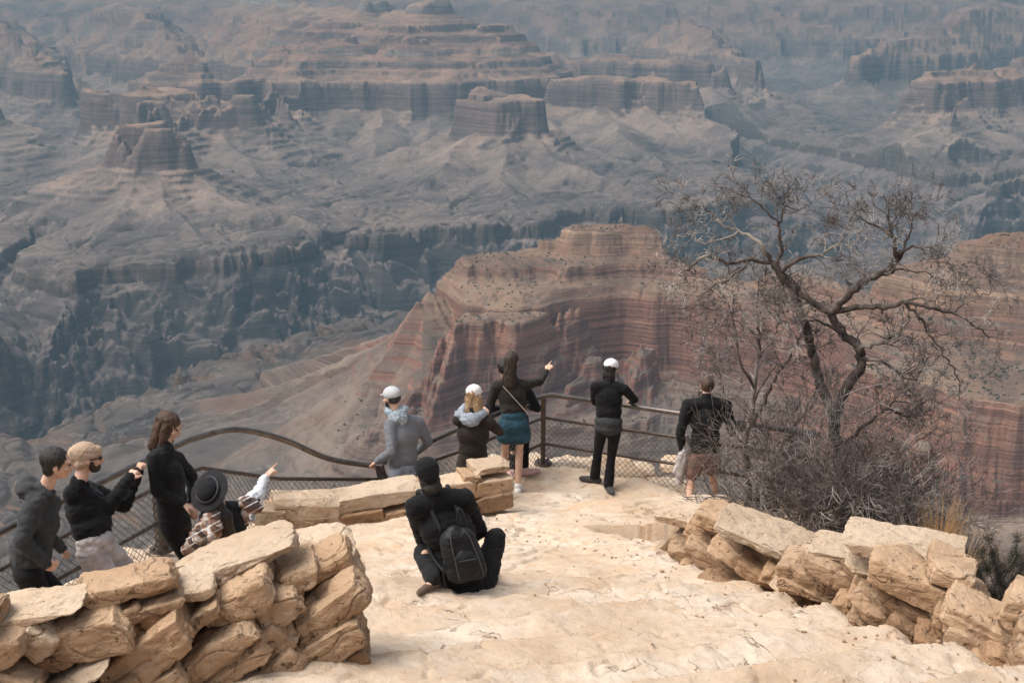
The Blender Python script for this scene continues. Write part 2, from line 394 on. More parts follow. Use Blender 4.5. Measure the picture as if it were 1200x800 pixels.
rs = np.random.RandomState(5); n = 8500
dd = rs.uniform(1750, 2750, n); aa = np.radians(rs.uniform(-8, 24, n)); bx, by = dd * np.sin(aa), dd * np.cos(aa)
bz, bv = canyon_z(bx, by); bz2, _ = canyon_z(bx, by - 8); bz3, _ = canyon_z(bx + 8, by)
sl = np.hypot(bz2 - bz, bz3 - bz) / 8
keep = (sl < .85) & (bz > -600) & (noise2(bx / 130, by / 130, 70) + rs.uniform(-.5, .5, n) > -.05) | (sl < .6) & (bz > -925) & (bz < -745) & (rs.uniform(0, 1, n) < .3)
pts = np.stack([bx, by, bz + .6], -1)[keep]
V, Fc = ico_dots(pts, rs.uniform(.8, 2.7, len(pts)) ** 1.1)
g = NG('scrub_leaf', .9)
m_scrub = g.done(g.mix(g.noise(g.mapping(g.geo.outputs['Position'], (.05,) * 3), 1, 2), (.045, .05, .035), (.085, .08, .055)))
link('scrub', mesh_np('scrub', V, Fc), m_scrub, kind='stuff', label='dark scrub bushes dotting the near red ridge')
hz = bmesh.new(); bmesh.ops.create_cube(hz, size=1.0)
zt, zb = 95.0, -1480.0
for v in hz.verts: v.co = Vector((v.co.x * 60000, v.co.y * 50000 + 5000, (zt + zb) / 2 + v.co.z * (zt - zb)))
me = bpy.data.meshes.new('haze'); hz.to_mesh(me); hz.free()
hm = bpy.data.materials.new('haze_air'); hm.use_nodes = True; nt = hm.node_tree
for n in list(nt.nodes):
    if n.type == 'BSDF_PRINCIPLED': nt.nodes.remove(n)
pv = nt.nodes.new('ShaderNodeVolumePrincipled'); pv.inputs['Density'].default_value = HAZE_D
pv.inputs['Color'].default_value = (.152, .268, .345, 1); pv.inputs['Anisotropy'].default_value = 0.0
nt.links.new(pv.outputs[0], nt.nodes['Material Output'].inputs['Volume'])
link('haze', me, hm, kind='stuff', label='pale blue air haze filling the canyon')
# ------------------------------------------------------------------ rock terrace and steps
def rock_material(name, base, dark, dust, pit=1.0, scale=1.0, bump=.012):
    g = NG(name, .92); p = g.geo.outputs['Position']; nz = g.sep(g.geo.outputs['Normal'])[2]
    n1 = g.noise(g.mapping(p, (1.3 * scale,) * 3), 1, 6, .6); n2 = g.noise(g.mapping(p, (7 * scale,) * 3), 1, 7, .68); n3 = g.noise(g.mapping(p, (45 * scale,) * 3), 1, 5, .7)
    st = g.noise(g.mapping(p, (1.2 * scale, 1.2 * scale, 22 * scale)), 1, 5, .65)
    col = g.mix(g.rng(n1, .38, .64), base, dark)
    col = g.mix(g.rng(n2, .48, .72, 0, .6), col, dust)
    col = g.mix(g.rng(n3, .55, .75, 0, .45), col, tuple(c * .45 for c in dark))
    pits = g.noise(g.mapping(p, (16 * scale,) * 3), 1, 3, .6)
    pf = g.rng(pits, .60, .72, 0, .75 * pit)
    crk = g.noise(g.mapping(p, (2.0 * scale, 2.0 * scale, 3.4 * scale)), 1, 3, .5, .4); ck = g.math('MULTIPLY', g.rng(g.math('ABSOLUTE', g.math('SUBTRACT', crk, .5)), .0, .006, .8, 0), g.rng(n1, .5, .58))
    col = g.mix(ck, col, tuple(c * .35 for c in dark))
    col = g.mix(pf, col, tuple(c * .38 for c in dark))
    oi = g.n.new('ShaderNodeObjectInfo'); rv = oi.outputs['Random']
    col = g.mix(1.0, col, g.ramp(rv, [(0, (.74, .70, .66)), (.3, (.95, .93, .92)), (.6, (1.06, 1.03, 1.0)), (.85, (.92, .84, .76)), (1, (1.1, 1.1, 1.12))]), 'MULTIPLY')
    pale = g.rng(nz, .35, .9, 0, .35)  # upward faces paler: light from above put into the stone colour
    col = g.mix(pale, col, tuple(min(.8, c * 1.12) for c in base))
    h = g.math('ADD', g.math('MULTIPLY', n2, 1.6), g.math('MULTIPLY', n3, .45))
    h = g.math('ADD', h, g.math('MULTIPLY', st, .7)); h = g.math('SUBTRACT', h, g.math('MULTIPLY', pf, .9)); h = g.math('SUBTRACT', h, g.math('MULTIPLY', ck, .6))
    return g.done(col, g.bump(h, 1.0, bump * 2.2))
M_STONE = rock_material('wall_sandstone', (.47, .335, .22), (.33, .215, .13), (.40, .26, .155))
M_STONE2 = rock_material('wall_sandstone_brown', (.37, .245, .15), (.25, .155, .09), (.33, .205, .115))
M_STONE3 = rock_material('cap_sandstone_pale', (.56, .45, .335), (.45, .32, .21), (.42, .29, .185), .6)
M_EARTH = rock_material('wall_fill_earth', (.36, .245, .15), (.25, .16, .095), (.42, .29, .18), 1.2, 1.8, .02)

RAILXY = [(-6.8, 5.6), (-4.95, 8.3), (-4.1, 10.2), (-3.32, 12.0), (-3.02, 12.5), (-2.45, 13.5), (-1.49, 14.4), (-.6, 15.35), (.4, 16.62), (2.1, 15.82), (3.6, 15.2)]
def path_dist(x, y, P):
    d = np.full(np.shape(x), 1e9); sgn = np.zeros(np.shape(x))
    for a, b in zip(P[:-1], P[1:]):
        dd, t = seg_d(x, y, a, b); cr = (b[0] - a[0]) * (y - a[1]) - (b[1] - a[1]) * (x - a[0])
        m = dd < d; d = np.where(m, dd, d); sgn = np.where(m, np.sign(cr), sgn)
    return d * sgn
WALLR = [(.6, 13.3), (1.25, 12.4), (1.75, 11.3), (1.9, 10.7), (2.0, 9.9), (2.15, 9.1), (2.45, 8.1), (2.65, 7.4), (2.9, 6.4), (3.3, 5.0), (4.0, 2.0), (5, -3)]
def base_z(x, y):
    s = np.minimum(y, 15.8)
    z = np.where(s > 10.5, .22 * (15.8 - s), 1.166 + .32 * (10.5 - s))
    z = np.where(y < 4.6, 3.05 + (4.6 - y) * .31, z)
    return z
def ground_z(x, y):
    x = np.asarray(x, float); y = np.asarray(y, float)
    z = base_z(x, y)
    # worn steps, risers slanting away to the right
    wv = .09 * fbm2(x / 1.1, y / 1.1, 3, 3)
    sc = y - .62 * np.maximum(x - .2, -1.3) + wv
    P = .86; fr = (sc / P) % 1.0
    tread = (fr - .5) * P * .42; edge = sm(.93, .985, fr); tread = tread * (1 - edge) + (-.5 * P * .42) * edge
    stepm = sm(11.6, 10.4, y + .12 * x) * .85
    z = z + tread * stepm * (.8 + .35 * noise2(x / 1.5, y / 1.5, 8))
    # flaggy bedrock: thin beds, hollows
    f = fbm2(x / 1.15, y / .8, 3, 11)
    q = f * 2.6; q = np.floor(q) + sm(.86, .985, q - np.floor(q))
    z = z + .024 * q * (.35 + .85 * sm(10.5, 11.8, y))
    f2 = fbm2(x / .42 + 9, y / .3, 3, 17) * 2.2; q2 = np.floor(f2) + sm(.84, .985, f2 - np.floor(f2))
    z = z + .007 * q2 + .006 * fbm2(x / .5, y / .5, 4, 14) + .003 * fbm2(x / .06, y / .06, 3, 15)
    # cracks
    c1 = np.abs(fbm2(x / 1.7, y / 1.3, 3, 21)); c2 = np.abs(fbm2(x / 2.3, y / 1.9, 3, 25))
    z = z - .02 * sm(.022, .004, c1) - .022 * sm(.016, .003, c2)
    # left lower terrace, and the level strip behind the low wall
    dr = path_dist(x, y, RAILXY)              # negative inside (right of the line walking away)
    lt = .84 + .03 * fbm2(x / .6, y / .6, 3, 30)
    lt = lt * sm(-1.6, -3.0, x + .0 * y) + 0.02
    wl = sm(-.0, -.2, x + .98 + .25 * (y - 7)) * sm(6.95, 7.15, y)
    wl = np.maximum(wl, sm(13.45, 13.6, y - .36 * (x + 2.4)) * sm(-.02, -.2, x))
    z = z * (1 - wl) + np.minimum(z, lt) * wl
    # right of the dry wall the hillside falls away
    dw = path_dist(x, y, WALLR)               # positive left of the line = right side of the picture
    out = np.where(y < 13.3, dw, -1e3)
    k = np.maximum(out, 0)
    hill = z - .25 * sm(0, .5, k) - .62 * np.maximum(k - .15, 0) - .5 * np.maximum(y - 12, 0) * sm(0, 1.5, k)
    z = np.where(k > 0, np.minimum(z, hill + .16 * fbm2(x / .8, y / .8, 4, 50) * sm(0.2, 1, k)), z)
    # beyond the railing: ledge rocks, then the drop
    ro = np.where(dr > 0, dr, 0)
    rx = np.maximum(x - 3.0, 0) * (y > 13.2)
    drop = np.maximum(ro - (.55 + .35 * noise2(x / .9, y / .9, 60)), 0)
    z = z - 2.6 * drop + np.where(ro > 0, .12 * fbm2(x / .5, y / .5, 3, 62) * sm(0, .4, ro), 0)
    hr = np.where(y < 13, base_z(x, np.minimum(y, 13)) - .3, .316 - .13 * (y - 13)) - .10 * (x - 3)
    rim = 15.5 + .6 * noise2(x / 1.3, y / 1.3, 81) - .25 * np.maximum(x - 5, 0)
    hr = hr - 1.9 * np.maximum(y - rim, 0) - .9 * np.maximum(x - 8.5, 0) + .22 * fbm2(x / .9, y / .9, 4, 83) + .05 * np.floor(3 * fbm2(x / .5, y / .5, 2, 84))
    rb = sm(2.7, 3.7, x) * sm(8.5, 10.5, y)
    rb = np.maximum(rb, sm(3.2, 4.4, x - .2 * (8 - y)))
    return z * (1 - rb) + hr * rb
def ray_ground(px, py):
    for Y in np.arange(6, 24, .05):
        p = U(px, py, float(Y))
        if p.z <= gz(p.x, p.y): return float(Y)
    return 12.0
def gz(x, y): return float(ground_z(np.array([x]), np.array([y]))[0])
xs = np.concatenate([np.linspace(-30, -5.6, 40)[:-1], np.arange(-5.6, 5.4, .021), np.linspace(5.4, 34, 60)[1:]])
ys = np.concatenate([np.linspace(-4, 5.6, 60)[:-1], np.arange(5.6, 17.6, .021), np.linspace(17.6, 40, 60)[1:]])
GX, GY = np.meshgrid(xs, ys); GZ = ground_z(GX, GY)
GZ = np.maximum(GZ, -70)
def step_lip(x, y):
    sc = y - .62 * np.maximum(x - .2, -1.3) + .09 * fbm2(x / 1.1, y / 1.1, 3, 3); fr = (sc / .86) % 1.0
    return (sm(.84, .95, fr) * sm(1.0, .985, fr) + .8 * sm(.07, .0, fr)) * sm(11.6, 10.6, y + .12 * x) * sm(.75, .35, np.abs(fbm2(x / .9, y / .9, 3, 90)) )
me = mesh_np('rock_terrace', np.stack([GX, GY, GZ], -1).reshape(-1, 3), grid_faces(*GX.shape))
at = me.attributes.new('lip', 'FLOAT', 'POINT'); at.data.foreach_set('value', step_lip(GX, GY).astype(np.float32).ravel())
g = NG('terrace_rock', .93); p = g.geo.outputs['Position']; nz = g.sep(g.geo.outputs['Normal'])[2]
n1 = g.noise(g.mapping(p, (.9, .9, .9)), 1, 6, .6, .4); n2 = g.noise(g.mapping(p, (5, 6.5, 6)), 1, 8, .68); n3 = g.noise(g.mapping(p, (40,) * 3), 1, 6, .72)
col = g.ramp(n1, [(.36, (.49, .365, .255)), (.5, (.56, .445, .335)), (.62, (.61, .515, .415))])
col = g.mix(g.rng(n2, .42, .68, 0, .55), col, (.46, .315, .20))
stn = g.noise(g.mapping(p, (.55, .8, 1)), 1, 7, .7, 1.2)
col = g.mix(g.rng(stn, .56, .68, 0, .65), col, (.52, .36, .23))
col = g.mix(g.rng(n3, .6, .74, 0, .45), col, (.36, .24, .15))
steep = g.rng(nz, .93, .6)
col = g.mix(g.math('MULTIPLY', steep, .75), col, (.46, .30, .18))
col = g.mix(g.math('MULTIPLY', g.attr('lip'), .5), col, (.44, .31, .20))  # slight shade and crack lines along step edges, put into the colour
z_ = g.sep(p)[2]; x_ = g.sep(p)[0]
gravel = g.math('MULTIPLY', g.rng(x_, 3.2, 4.6), .85)
col = g.mix(gravel, col, g.mix(g.rng(n2, .4, .6), (.16, .125, .10), (.27, .22, .19)))
h = g.math('ADD', g.math('MULTIPLY', n2, 1.4), g.math('MULTIPLY', n3, .5))
fl = g.noise(g.mapping(p, (1.9, 2.9, 2)), 1, 4, .6, .6); ph = g.math('FRACT', g.math('MULTIPLY', fl, 9)); lip = g.rng(ph, .9, .99)
h = g.math('ADD', h, g.math('MULTIPLY', lip, .2)); h = g.math('ADD', h, g.math('MULTIPLY', g.math('FLOOR', g.math('MULTIPLY', fl, 9)), .2))
ckn = g.noise(g.mapping(p, (.9, 1.2, 1)), 1, 5, .62, .8); ck = g.rng(g.math('ABSOLUTE', g.math('SUBTRACT', ckn, .5)), 0, .006, .75, 0)
ck = g.math('MULTIPLY', ck, g.rng(n1, .52, .6)); col = g.mix(ck, col, (.20, .12, .07)); h = g.math('SUBTRACT', h, g.math('MULTIPLY', ck, .8))
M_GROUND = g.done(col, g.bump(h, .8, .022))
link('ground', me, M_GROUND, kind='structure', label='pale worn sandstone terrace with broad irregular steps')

rs = np.random.RandomState(31); n = 1500
gx = rs.uniform(-1.6, 3.0, n); gy_ = rs.uniform(6.4, 16, n); dwl = np.abs(path_dist(gx, gy_, WALLR))
keep = (dwl < .7) & (rs.uniform(0, 1, n) < .8) | (rs.uniform(0, 1, n) < .07)
gx, gy_ = gx[keep], gy_[keep]; sz = rs.uniform(.005, .013, len(gx)) * rs.choice([1, 1, 1, 1.4], len(gx))
V, Fc = ico_dots(np.stack([gx, gy_, ground_z(gx, gy_) + sz * .4], -1), sz, 32)
link('gravel', mesh_np('gravel', V, Fc, False), M_STONE, kind='stuff', label='small loose stones and grit on the steps')
# ------------------------------------------------------------------ stones
def _cube_pts(n):
    t = np.linspace(-1, 1, n + 1); V = {}; verts = []; faces = []
    def idx(p):
        k = tuple(int(round(c * 1e5)) for c in p)
        if k not in V: V[k] = len(verts); verts.append(p)
        return V[k]
    for ax in range(3):
        for s in (-1, 1):
            b, c = (ax + 1) % 3, (ax + 2) % 3
            for i in range(n):
                for j in range(n):
                    q = []
                    for di, dj in ((0, 0), (1, 0), (1, 1), (0, 1)):
                        p = [0, 0, 0]; p[ax] = s; p[b] = t[i + di]; p[c] = t[j + dj]; q.append(idx(tuple(p)))
                    faces.append(q if s > 0 else q[::-1])
    return np.array(verts), np.array(faces)
CUBES = {n: _cube_pts(n) for n in (10, 22, 32, 46)}
def stone_mesh(L, D, H, seed, n=22, k=6.5, rough=1.15, clip=9, taper=0.0):
    V, Fq = CUBES[n]; r = np.random.RandomState(seed)
    q = V / (np.abs(V) ** k).sum(1)[:, None] ** (1 / k)
    for _ in range(clip):
        nn = r.normal(size=3) * np.array([1, .6, .8]); nn /= np.linalg.norm(nn)
        off = r.uniform(.84, 1.1) * np.abs(nn).sum() * .78
        d = q @ nn - off; q = q - np.maximum(d, 0)[:, None] * nn * .98
    q[:, 2] *= 1 - taper * q[:, 0]
    P = q * np.array([L, D, H]) / 2
    m = min(L, H, D)
    dirn = q / (np.linalg.norm(q, axis=1)[:, None] + 1e-9)
    o = r.uniform(-50, 50, 3); s = P / .22
    a = fbm3(s[:, 0] + o[0], s[:, 1] + o[1], s[:, 2] + o[2], 3) * .020 * rough
    s2 = P / .07
    a = a + fbm3(s2[:, 0] + o[1], s2[:, 1] + o[2], s2[:, 2] + o[0], 3) * .0065 * rough
    st = noise3(P[:, 0] / .5 + o[0], P[:, 1] / .5, P[:, 2] / .035 + o[2]) * .007 * rough
    cr = np.abs(noise3(P[:, 0] / .3 + o[2], P[:, 1] / .3, P[:, 2] / .2 + o[1]))
    a = a - .011 * sm(.035, .0, cr) * rough
    s3 = P / .028; a = a + np.abs(fbm3(s3[:, 0] + o[2], s3[:, 1] + o[0], s3[:, 2] + o[1], 2)) * .006 * rough
    horiz = 1 - np.abs(q[:, 2]) ** 3
    P = P + dirn * (np.clip(a, -.3 * m, .3 * m) + st * horiz)[:, None]
    return mesh_np('stone', P, Fq)
def place_stone(px, py, wpx, hpx, ang, Y, depth, yaw, parent, mat, seed, n=22, lean=0, hk=.34, **kw):
    Y2 = Y + depth * .38; c = U(px, py, Y2); dist = (Y2 * CP - (c.z - CAMZ) * SP); L = wpx * dist / F / max(.5, abs(math.cos(yaw)))
    H = (max(.45 * hpx, hpx - depth * hk * F / dist) if mat is M_STONE3 else hpx) * 1.06 * dist / F
    me = stone_mesh(L, depth, H, seed, n, **kw)
    o = bpy.data.objects.new('stone', me); C.objects.link(o); me.materials.append(mat)
    M = Matrix.Translation(c) @ Matrix.Rotation(yaw, 4, 'Z') @ Matrix.Rotation(-math.radians(ang), 4, 'Y') @ Matrix.Rotation(math.radians(lean), 4, 'X')
    if parent: o.parent = parent; o.matrix_local = Matrix.Translation(-parent.location) @ M
    else: o.matrix_world = M
    return o
RR = random.Random(11)
def mats(i): return (M_STONE, M_STONE, M_STONE2, M_STONE)[i % 4]
# ---- near left wall
WL = empty('stone_wall', U(210, 740, 6.6), 'tall rough wall of tilted sandstone blocks filling the bottom left corner', 'stone wall')
LEFT = [  # px, py, w, h, angle, extra depth, material
 (273, 652, 150, 40, 17, .45, 3), (370, 640, 88, 24, 6, .5, 3), (380, 655, 62, 20, 27, .30, 1), (384, 694, 94, 36, 34, .62, 1), (388, 729, 92, 38, 32, .62, 1),
 (402, 757, 58, 22, 30, .6, 2), (391, 781, 86, 27, 27, .6, 1), (420, 793, 28, 24, 20, .5, 1), (279, 697, 86, 32, 26, .36, 1), (327, 703, 54, 30, 28, .36, 1),
 (256, 752, 104, 34, 32, .42, 1), (262, 728, 84, 14, 30, .38, 2), (324, 737, 44, 40, 38, .36, 1), (266, 774, 112, 26, 32, .38, 1), (333, 768, 44, 38, 45, .36, 1), (178, 752, 138, 44, 37, .42, 1), (170, 722, 90, 20, 34, .36, 2), (232, 716, 60, 16, 34, .34, 1),
 (150, 682, 118, 22, 8, .34, 1), (184, 702, 70, 14, 12, .3, 1), (106, 738, 98, 48, 8, .34, 1), (43, 744, 44, 58, -38, .30, 3), (9, 745, 54, 36, 5, .44, 1),
 (20, 789, 62, 34, -24, .42, 1), (92, 783, 84, 22, 24, .38, 3), (195, 790, 50, 28, 35, .34, 1), (292, 794, 66, 22, 30, .30, 2), (50, 708, 96, 18, 4, .36, 3),
 (-30, 722, 70, 26, 6, .36, 1), (226, 682, 52, 30, 10, .40, 3), (338, 799, 44, 24, 30, .34, 1), (140, 800, 60, 26, 20, .34, 2), (64, 812, 70, 26, 8, .4, 1), (345, 668, 60, 26, 22, .36, 1),
 (414, 688, 24, 26, 25, .34, 2), (360, 818, 70, 26, 20, .4, 1), (270, 826, 80, 30, 18, .4, 1), (410, 826, 50, 28, 14, .4, 1), (170, 838, 90, 34, 12, .4, 1), (-35, 775, 60, 46, 8, .44, 1), (60, 850, 90, 36, 5, .4, 1), (350, 850, 100, 30, 8, .4, 1),
 (300, 668, 40, 22, 24, .34, 2), (150, 712, 40, 20, 20, .30, 2), (66, 762, 44, 24, 10, .3, 2), (310, 755, 30, 24, 35, .26, 2), (362, 745, 36, 22, 32, .26, 2)]
def YL(px, py): return 6.18 + .0021 * px - max(0, (py - 700)) * .0012 + max(0, 690 - py) * .006
for i, (px, py, w_, h_, a_, d_, m_) in enumerate(LEFT):
    place_stone(px, py, w_, h_, a_, YL(px, py) + (.05 if m_ == 2 else 0) + RR.uniform(-.02, .02), d_, .16, WL, {1: M_STONE, 2: M_STONE2, 3: M_STONE3}[m_], 100 + i, 46 if w_ > 80 else 32, k=RR.uniform(8, 16), taper=RR.uniform(-.12, .12))
# earth core behind the left wall stones
def core(pts, width, zt, name, parent, seed):
    """bumpy earth body along pts (x,y,z_top,z_bottom), width to the back"""
    nT, nS = 60, 26; P = np.array(pts, float); L = np.r_[0, np.cumsum(np.hypot(*np.diff(P[:, :2], axis=0).T))]
    t = np.linspace(0, L[-1], nT); Q = np.stack([np.interp(t, L, P[:, k]) for k in range(4)], 1)
    dx = np.gradient(Q[:, 0]); dy = np.gradient(Q[:, 1]); ln = np.hypot(dx, dy); nx, ny = -dy / ln, dx / ln
    rows = []
    for s in np.linspace(0, 1, nS):
        if s < .4: u = 0; zz = s / .4
        elif s < .6: u = (s - .4) / .2; zz = 1
        else: u = 1; zz = 1 - (s - .6) / .4
        z = Q[:, 3] + (Q[:, 2] - Q[:, 3]) * zz; x = Q[:, 0] + nx * width * u; y = Q[:, 1] + ny * width * u
        nn = fbm3(x / .25 + seed, y / .25, z / .25, 3) * .03
        rows.append(np.stack([x + nn, y - nn, z + nn * .7], 1))
    me = mesh_np(name, np.array(rows).reshape(-1, 3) - np.array(parent.location), grid_faces(nS, nT))
    return link(name, me, M_EARTH, parent)
def core_from_px(L, Yf, back):
    out = []
    for px, pt, pb in L:
        a = U(px, pt, Yf(px, pt) + back); b = U(px, pb, Yf(px, pb) + back); out.append((a.x, a.y, a.z, b.z - .5))
    return out
core(core_from_px([(-60, 735, 800), (30, 724, 800), (120, 705, 800), (200, 694, 800), (300, 668, 800), (360, 655, 800), (384, 668, 800)], YL,   .17), .30, 0, 'earth_fill', WL, 3)
# ---- right wall
WR = empty('stone_wall', U(960, 700, 9.3), 'low dry wall of flat tan slabs descending along the right side of the steps', 'stone wall')
RIGHT = [
 (842, 654, 74, 20, -34, 1), (874, 650, 72, 22, -29, 1), (909, 630, 124, 34, -20, 3), (851, 610, 58, 24, -16, 1), (829, 626, 46, 20, -26, 1), (802, 602, 52, 24, -6, 3),
 (818, 668, 38, 26, -50, 1), (789, 666, 30, 17, -5, 1), (783, 649, 48, 13, -13, 3), (766, 657, 28, 20, -26, 1), (868, 688, 84, 22, -10, 2), (939, 697, 56, 32, -20, 2),
 (938, 684, 56, 10, -22, 3), (960, 672, 84, 20, -22, 1), (956, 686, 74, 14, -22, 1), (945, 655, 22, 18, 0, 3), (985, 664, 74, 24, -22, 1), (985, 641, 62, 18, -4, 3), (1060, 636, 126, 34, -4, 3), (1036, 660, 80, 18, -3, 3),
 (1089, 684, 136, 38, -21, 1), (1074, 706, 100, 14, -24, 2), (1043, 718, 88, 20, -36, 1), (1036, 736, 76, 14, -36, 1), (912, 669, 26, 22, -20, 2), (1163, 728, 104, 22, -27, 1), (1156, 744, 90, 12, -28, 2), (1202, 710, 50, 44, -8, 1), (1158, 760, 96, 24, -30, 1),
 (1180, 781, 80, 20, -28, 2), (1098, 750, 54, 18, -30, 2), (1012, 692, 28, 26, -20, 2), (1235, 775, 90, 34, -26, 1), (1130, 722, 60, 20, -26, 2), (893, 668, 50, 20, -30, 2), (850, 672, 40, 20, -34, 2),
 (1000, 706, 40, 24, -30, 2), (1074, 736, 60, 22, -34, 2), (1230, 745, 70, 30, -22, 1), (1210, 800, 70, 20, -28, 1), (1250, 810, 90, 30, -20, 1), (810, 640, 44, 16, -20, 1), (884, 622, 40, 16, -15, 2), (1190, 765, 60, 18, -28, 2), (1115, 664, 50, 20, -16, 1)]
def YR(px, py=0): return float(np.interp(px, [740, 800, 870, 950, 1050, 1100, 1200, 1300], [11.9, 11.45, 10.55, 9.6, 8.35, 7.85, 7.1, 6.4]))
BASER = [(740, 672), (800, 676), (870, 704), (950, 718), (1050, 752), (1100, 775), (1200, 835), (1300, 880)]
for i, (px, py, w_, h_, a_, m_) in enumerate(RIGHT):
    yb = float(np.interp(px, [b[0] for b in BASER], [b[1] for b in BASER]))
    place_stone(px, py, w_, h_, a_ * .8, YR(px) + max(0, yb - py) * .0048 + (.05 if m_ == 2 else 0), RR.uniform(.38, .55) * (1.15 if w_ > 100 else 1), -.42, WR, {1: M_STONE, 2: M_STONE2, 3: M_STONE3}[m_], 300 + i, 46 if w_ > 100 else 32, k=RR.uniform(8, 16), taper=RR.uniform(-.15, .15))
cp = []
for px, pt, pb in [(755, 652, 672), (800, 612, 676), (870, 628, 704), (950, 648, 718), (1050, 660, 752), (1100, 700, 775), (1200, 745, 835), (1300, 790, 880)]:
    a = U(px, pt + 6, YR(px) + (pb - pt) * .0035 + .14); cp.append((a.x, a.y, a.z, a.z - 1.0))
core(cp[::1], .34, 0, 'earth_fill', WR, 8)
# ---- low wall at the back
WB = empty('stone_wall', U(440, 600, 14.0), 'short low wall of square pale blocks behind the seated backpacker', 'stone wall')
BACK = [(313, 601, 36, 24, -10, 3), (357, 592, 74, 30, -7, 3), (362, 607, 52, 18, -5, 1), (434, 580, 112, 24, 4, 3), (421, 604, 50, 20, 3, 2), (467, 601, 46, 18, 4, 2), (398, 606, 24, 20, 0, 1),
        (520, 571, 66, 22, 3, 3), (512, 592, 56, 20, 2, 2), (571, 566, 50, 22, 2, 3), (573, 584, 46, 18, 3, 2), (572, 545, 40, 12, 2, 3), (549, 560, 22, 16, -8, 1), (545, 592, 22, 14, 4, 2)]
def YB(px): return float(np.interp(px, [290, 590], [13.05, 14.02]))
for i, (px, py, w_, h_, a_, m_) in enumerate(BACK):
    place_stone(px, py, w_, h_, a_, YB(px) + max(0, 600 - py) * .003, .36, .33, WB, {1: M_STONE, 2: M_STONE2, 3: M_STONE3}[m_], 500 + i, 32, k=14, clip=3, rough=.8, hk=.12)
# ---- loose rocks on and beyond the terrace
def boulder(px, py, wpx, hpx, Y, label, seed, mat=None, depth=.4, cat='boulder', group=None, name='boulder', n=22, ang=0, yaw=0):
    o = place_stone(px, py, wpx, hpx, ang, Y, depth, yaw, None, mat or M_STONE3, seed, n, k=4, clip=7)
    o.name = name; return tag(o, label, cat, group)
boulder(772, 575, 84, 36, 15.95, 'large rounded pale rock beside the man in shorts, just inside the mesh', 701, depth=.6)
boulder(716, 566, 60, 26, 16.3, 'pale ledge rock behind the feet of the woman in black trousers', 702, depth=.5)
boulder(688, 545, 50, 16, 16.9, 'flat pale rock under the mesh between railing post and woman in black', 703, depth=.6)
boulder(745, 552, 46, 22, 16.6, 'pale rock seen through the mesh left of the dark bush', 704, depth=.5)
boulder(804, 545, 60, 26, 16.9, 'pale rock outside the mesh behind the hanging grey jacket', 705, depth=.5)
boulder(598, 545, 56, 18, 16.9, 'pale rock behind the legs of the woman in the blue skirt', 706, depth=.5)
boulder(830, 608, 44, 16, 14.9, 'flat rock slab by the white shoe at the foot of the bare tree', 707, depth=.4)
boulder(455, 711, 34, 9, 9.75, 'thin dark shard of stone lying on the step left of the seated backpacker', 708, M_STONE2, .12, 'rock', name='rock', n=10, ang=18)
boulder(520, 691, 14, 8, 10.15, 'small brown stone by the boot of the seated backpacker', 709, M_STONE2, .1, 'rock', name='rock', n=10)
boulder(541, 694, 18, 7, 10.1, 'small flat stone just right of the brown stone by the boot', 710, M_STONE2, .08, 'rock', name='rock', n=10)
# ------------------------------------------------------------------ railing
def tube_np(pts, r, seg=8, caps=True):
    P = np.array([tuple(p) for p in pts], float); n = len(P); rr = np.full(n, r) if np.isscalar(r) else np.array(r, float)
    T = np.gradient(P, axis=0); T /= np.linalg.norm(T, axis=1)[:, None] + 1e-12
    up = np.array([0, 0, 1.]) if abs(T[0][2]) < .9 else np.array([1., 0, 0]); V = []
    a = np.cross(T[0], up); a /= np.linalg.norm(a)
    for i in range(n):
        a = a - T[i] * (a @ T[i]); a /= np.linalg.norm(a) + 1e-12; b = np.cross(T[i], a)
        th = np.linspace(0, 2 * math.pi, seg, endpoint=False)
        V.append(P[i] + rr[i] * (np.cos(th)[:, None] * a + np.sin(th)[:, None] * b))
    V = np.concatenate(V); Fq = []
    for i in range(n - 1):
        for j in range(seg):
            Fq.append((i * seg + j, i * seg + (j + 1) % seg, (i + 1) * seg + (j + 1) % seg, (i + 1) * seg + j))
    if caps:
        V = np.concatenate([V, P[:1], P[-1:]]); c0, c1 = len(V) - 2, len(V) - 1
        for j in range(seg):
            Fq.append((c0, (j + 1) % seg, j, c0)); Fq.append((c1, (n - 1) * seg + j, (n - 1) * seg + (j + 1) % seg, c1))
    return V, Fq
def tubes_mesh(name, lst, off=(0, 0, 0)):
    """lst of (pts, r, seg) joined in one mesh (quads, caps as triangles)"""
    me = bpy.data.meshes.new(name); VV = []; FF = []; o = 0
    for pts, r, seg in lst:
        V, Fq = tube_np(pts, r, seg); VV.append(V)
        for f in Fq: FF.append(tuple(i + o for i in (f[:3] if f[0] == f[3] else f)))
        o += len(V)
    V = np.concatenate(VV) - np.array(off); me.from_pydata(V.tolist(), [], FF); me.polygons.foreach_set('use_smooth', np.ones(len(FF), bool)); me.update()
    return me
def catmull(P, n=8):
    P = [Vector(p) for p in P]; out = []
    for i in range(len(P) - 1):
        p0 = P[max(i - 1, 0)]; p1 = P[i]; p2 = P[i + 1]; p3 = P[min(i + 2, len(P) - 1)]
        for k in range(n):
            t = k / n; out.append(.5 * ((2 * p1) + (p2 - p0) * t + (2 * p0 - 5 * p1 + 4 * p2 - p3) * t * t + (3 * p1 - p0 - 3 * p2 + p3) * t ** 3))
    out.append(P[-1]); return out
g = NG('dark_steel', .42); g.b.inputs['Metallic'].default_value = .75
nn = g.noise(g.obj(), 18, 5, .65); c = g.mix(g.rng(nn, .45, .7), (.085, .072, .065), (.17, .12, .09))
M_STEEL = g.done(c, g.bump(nn, .3, .004), g.rng(nn, .3, .7, .34, .6))
g = NG('worn_handrail', .3); g.b.inputs['Metallic'].default_value = .8
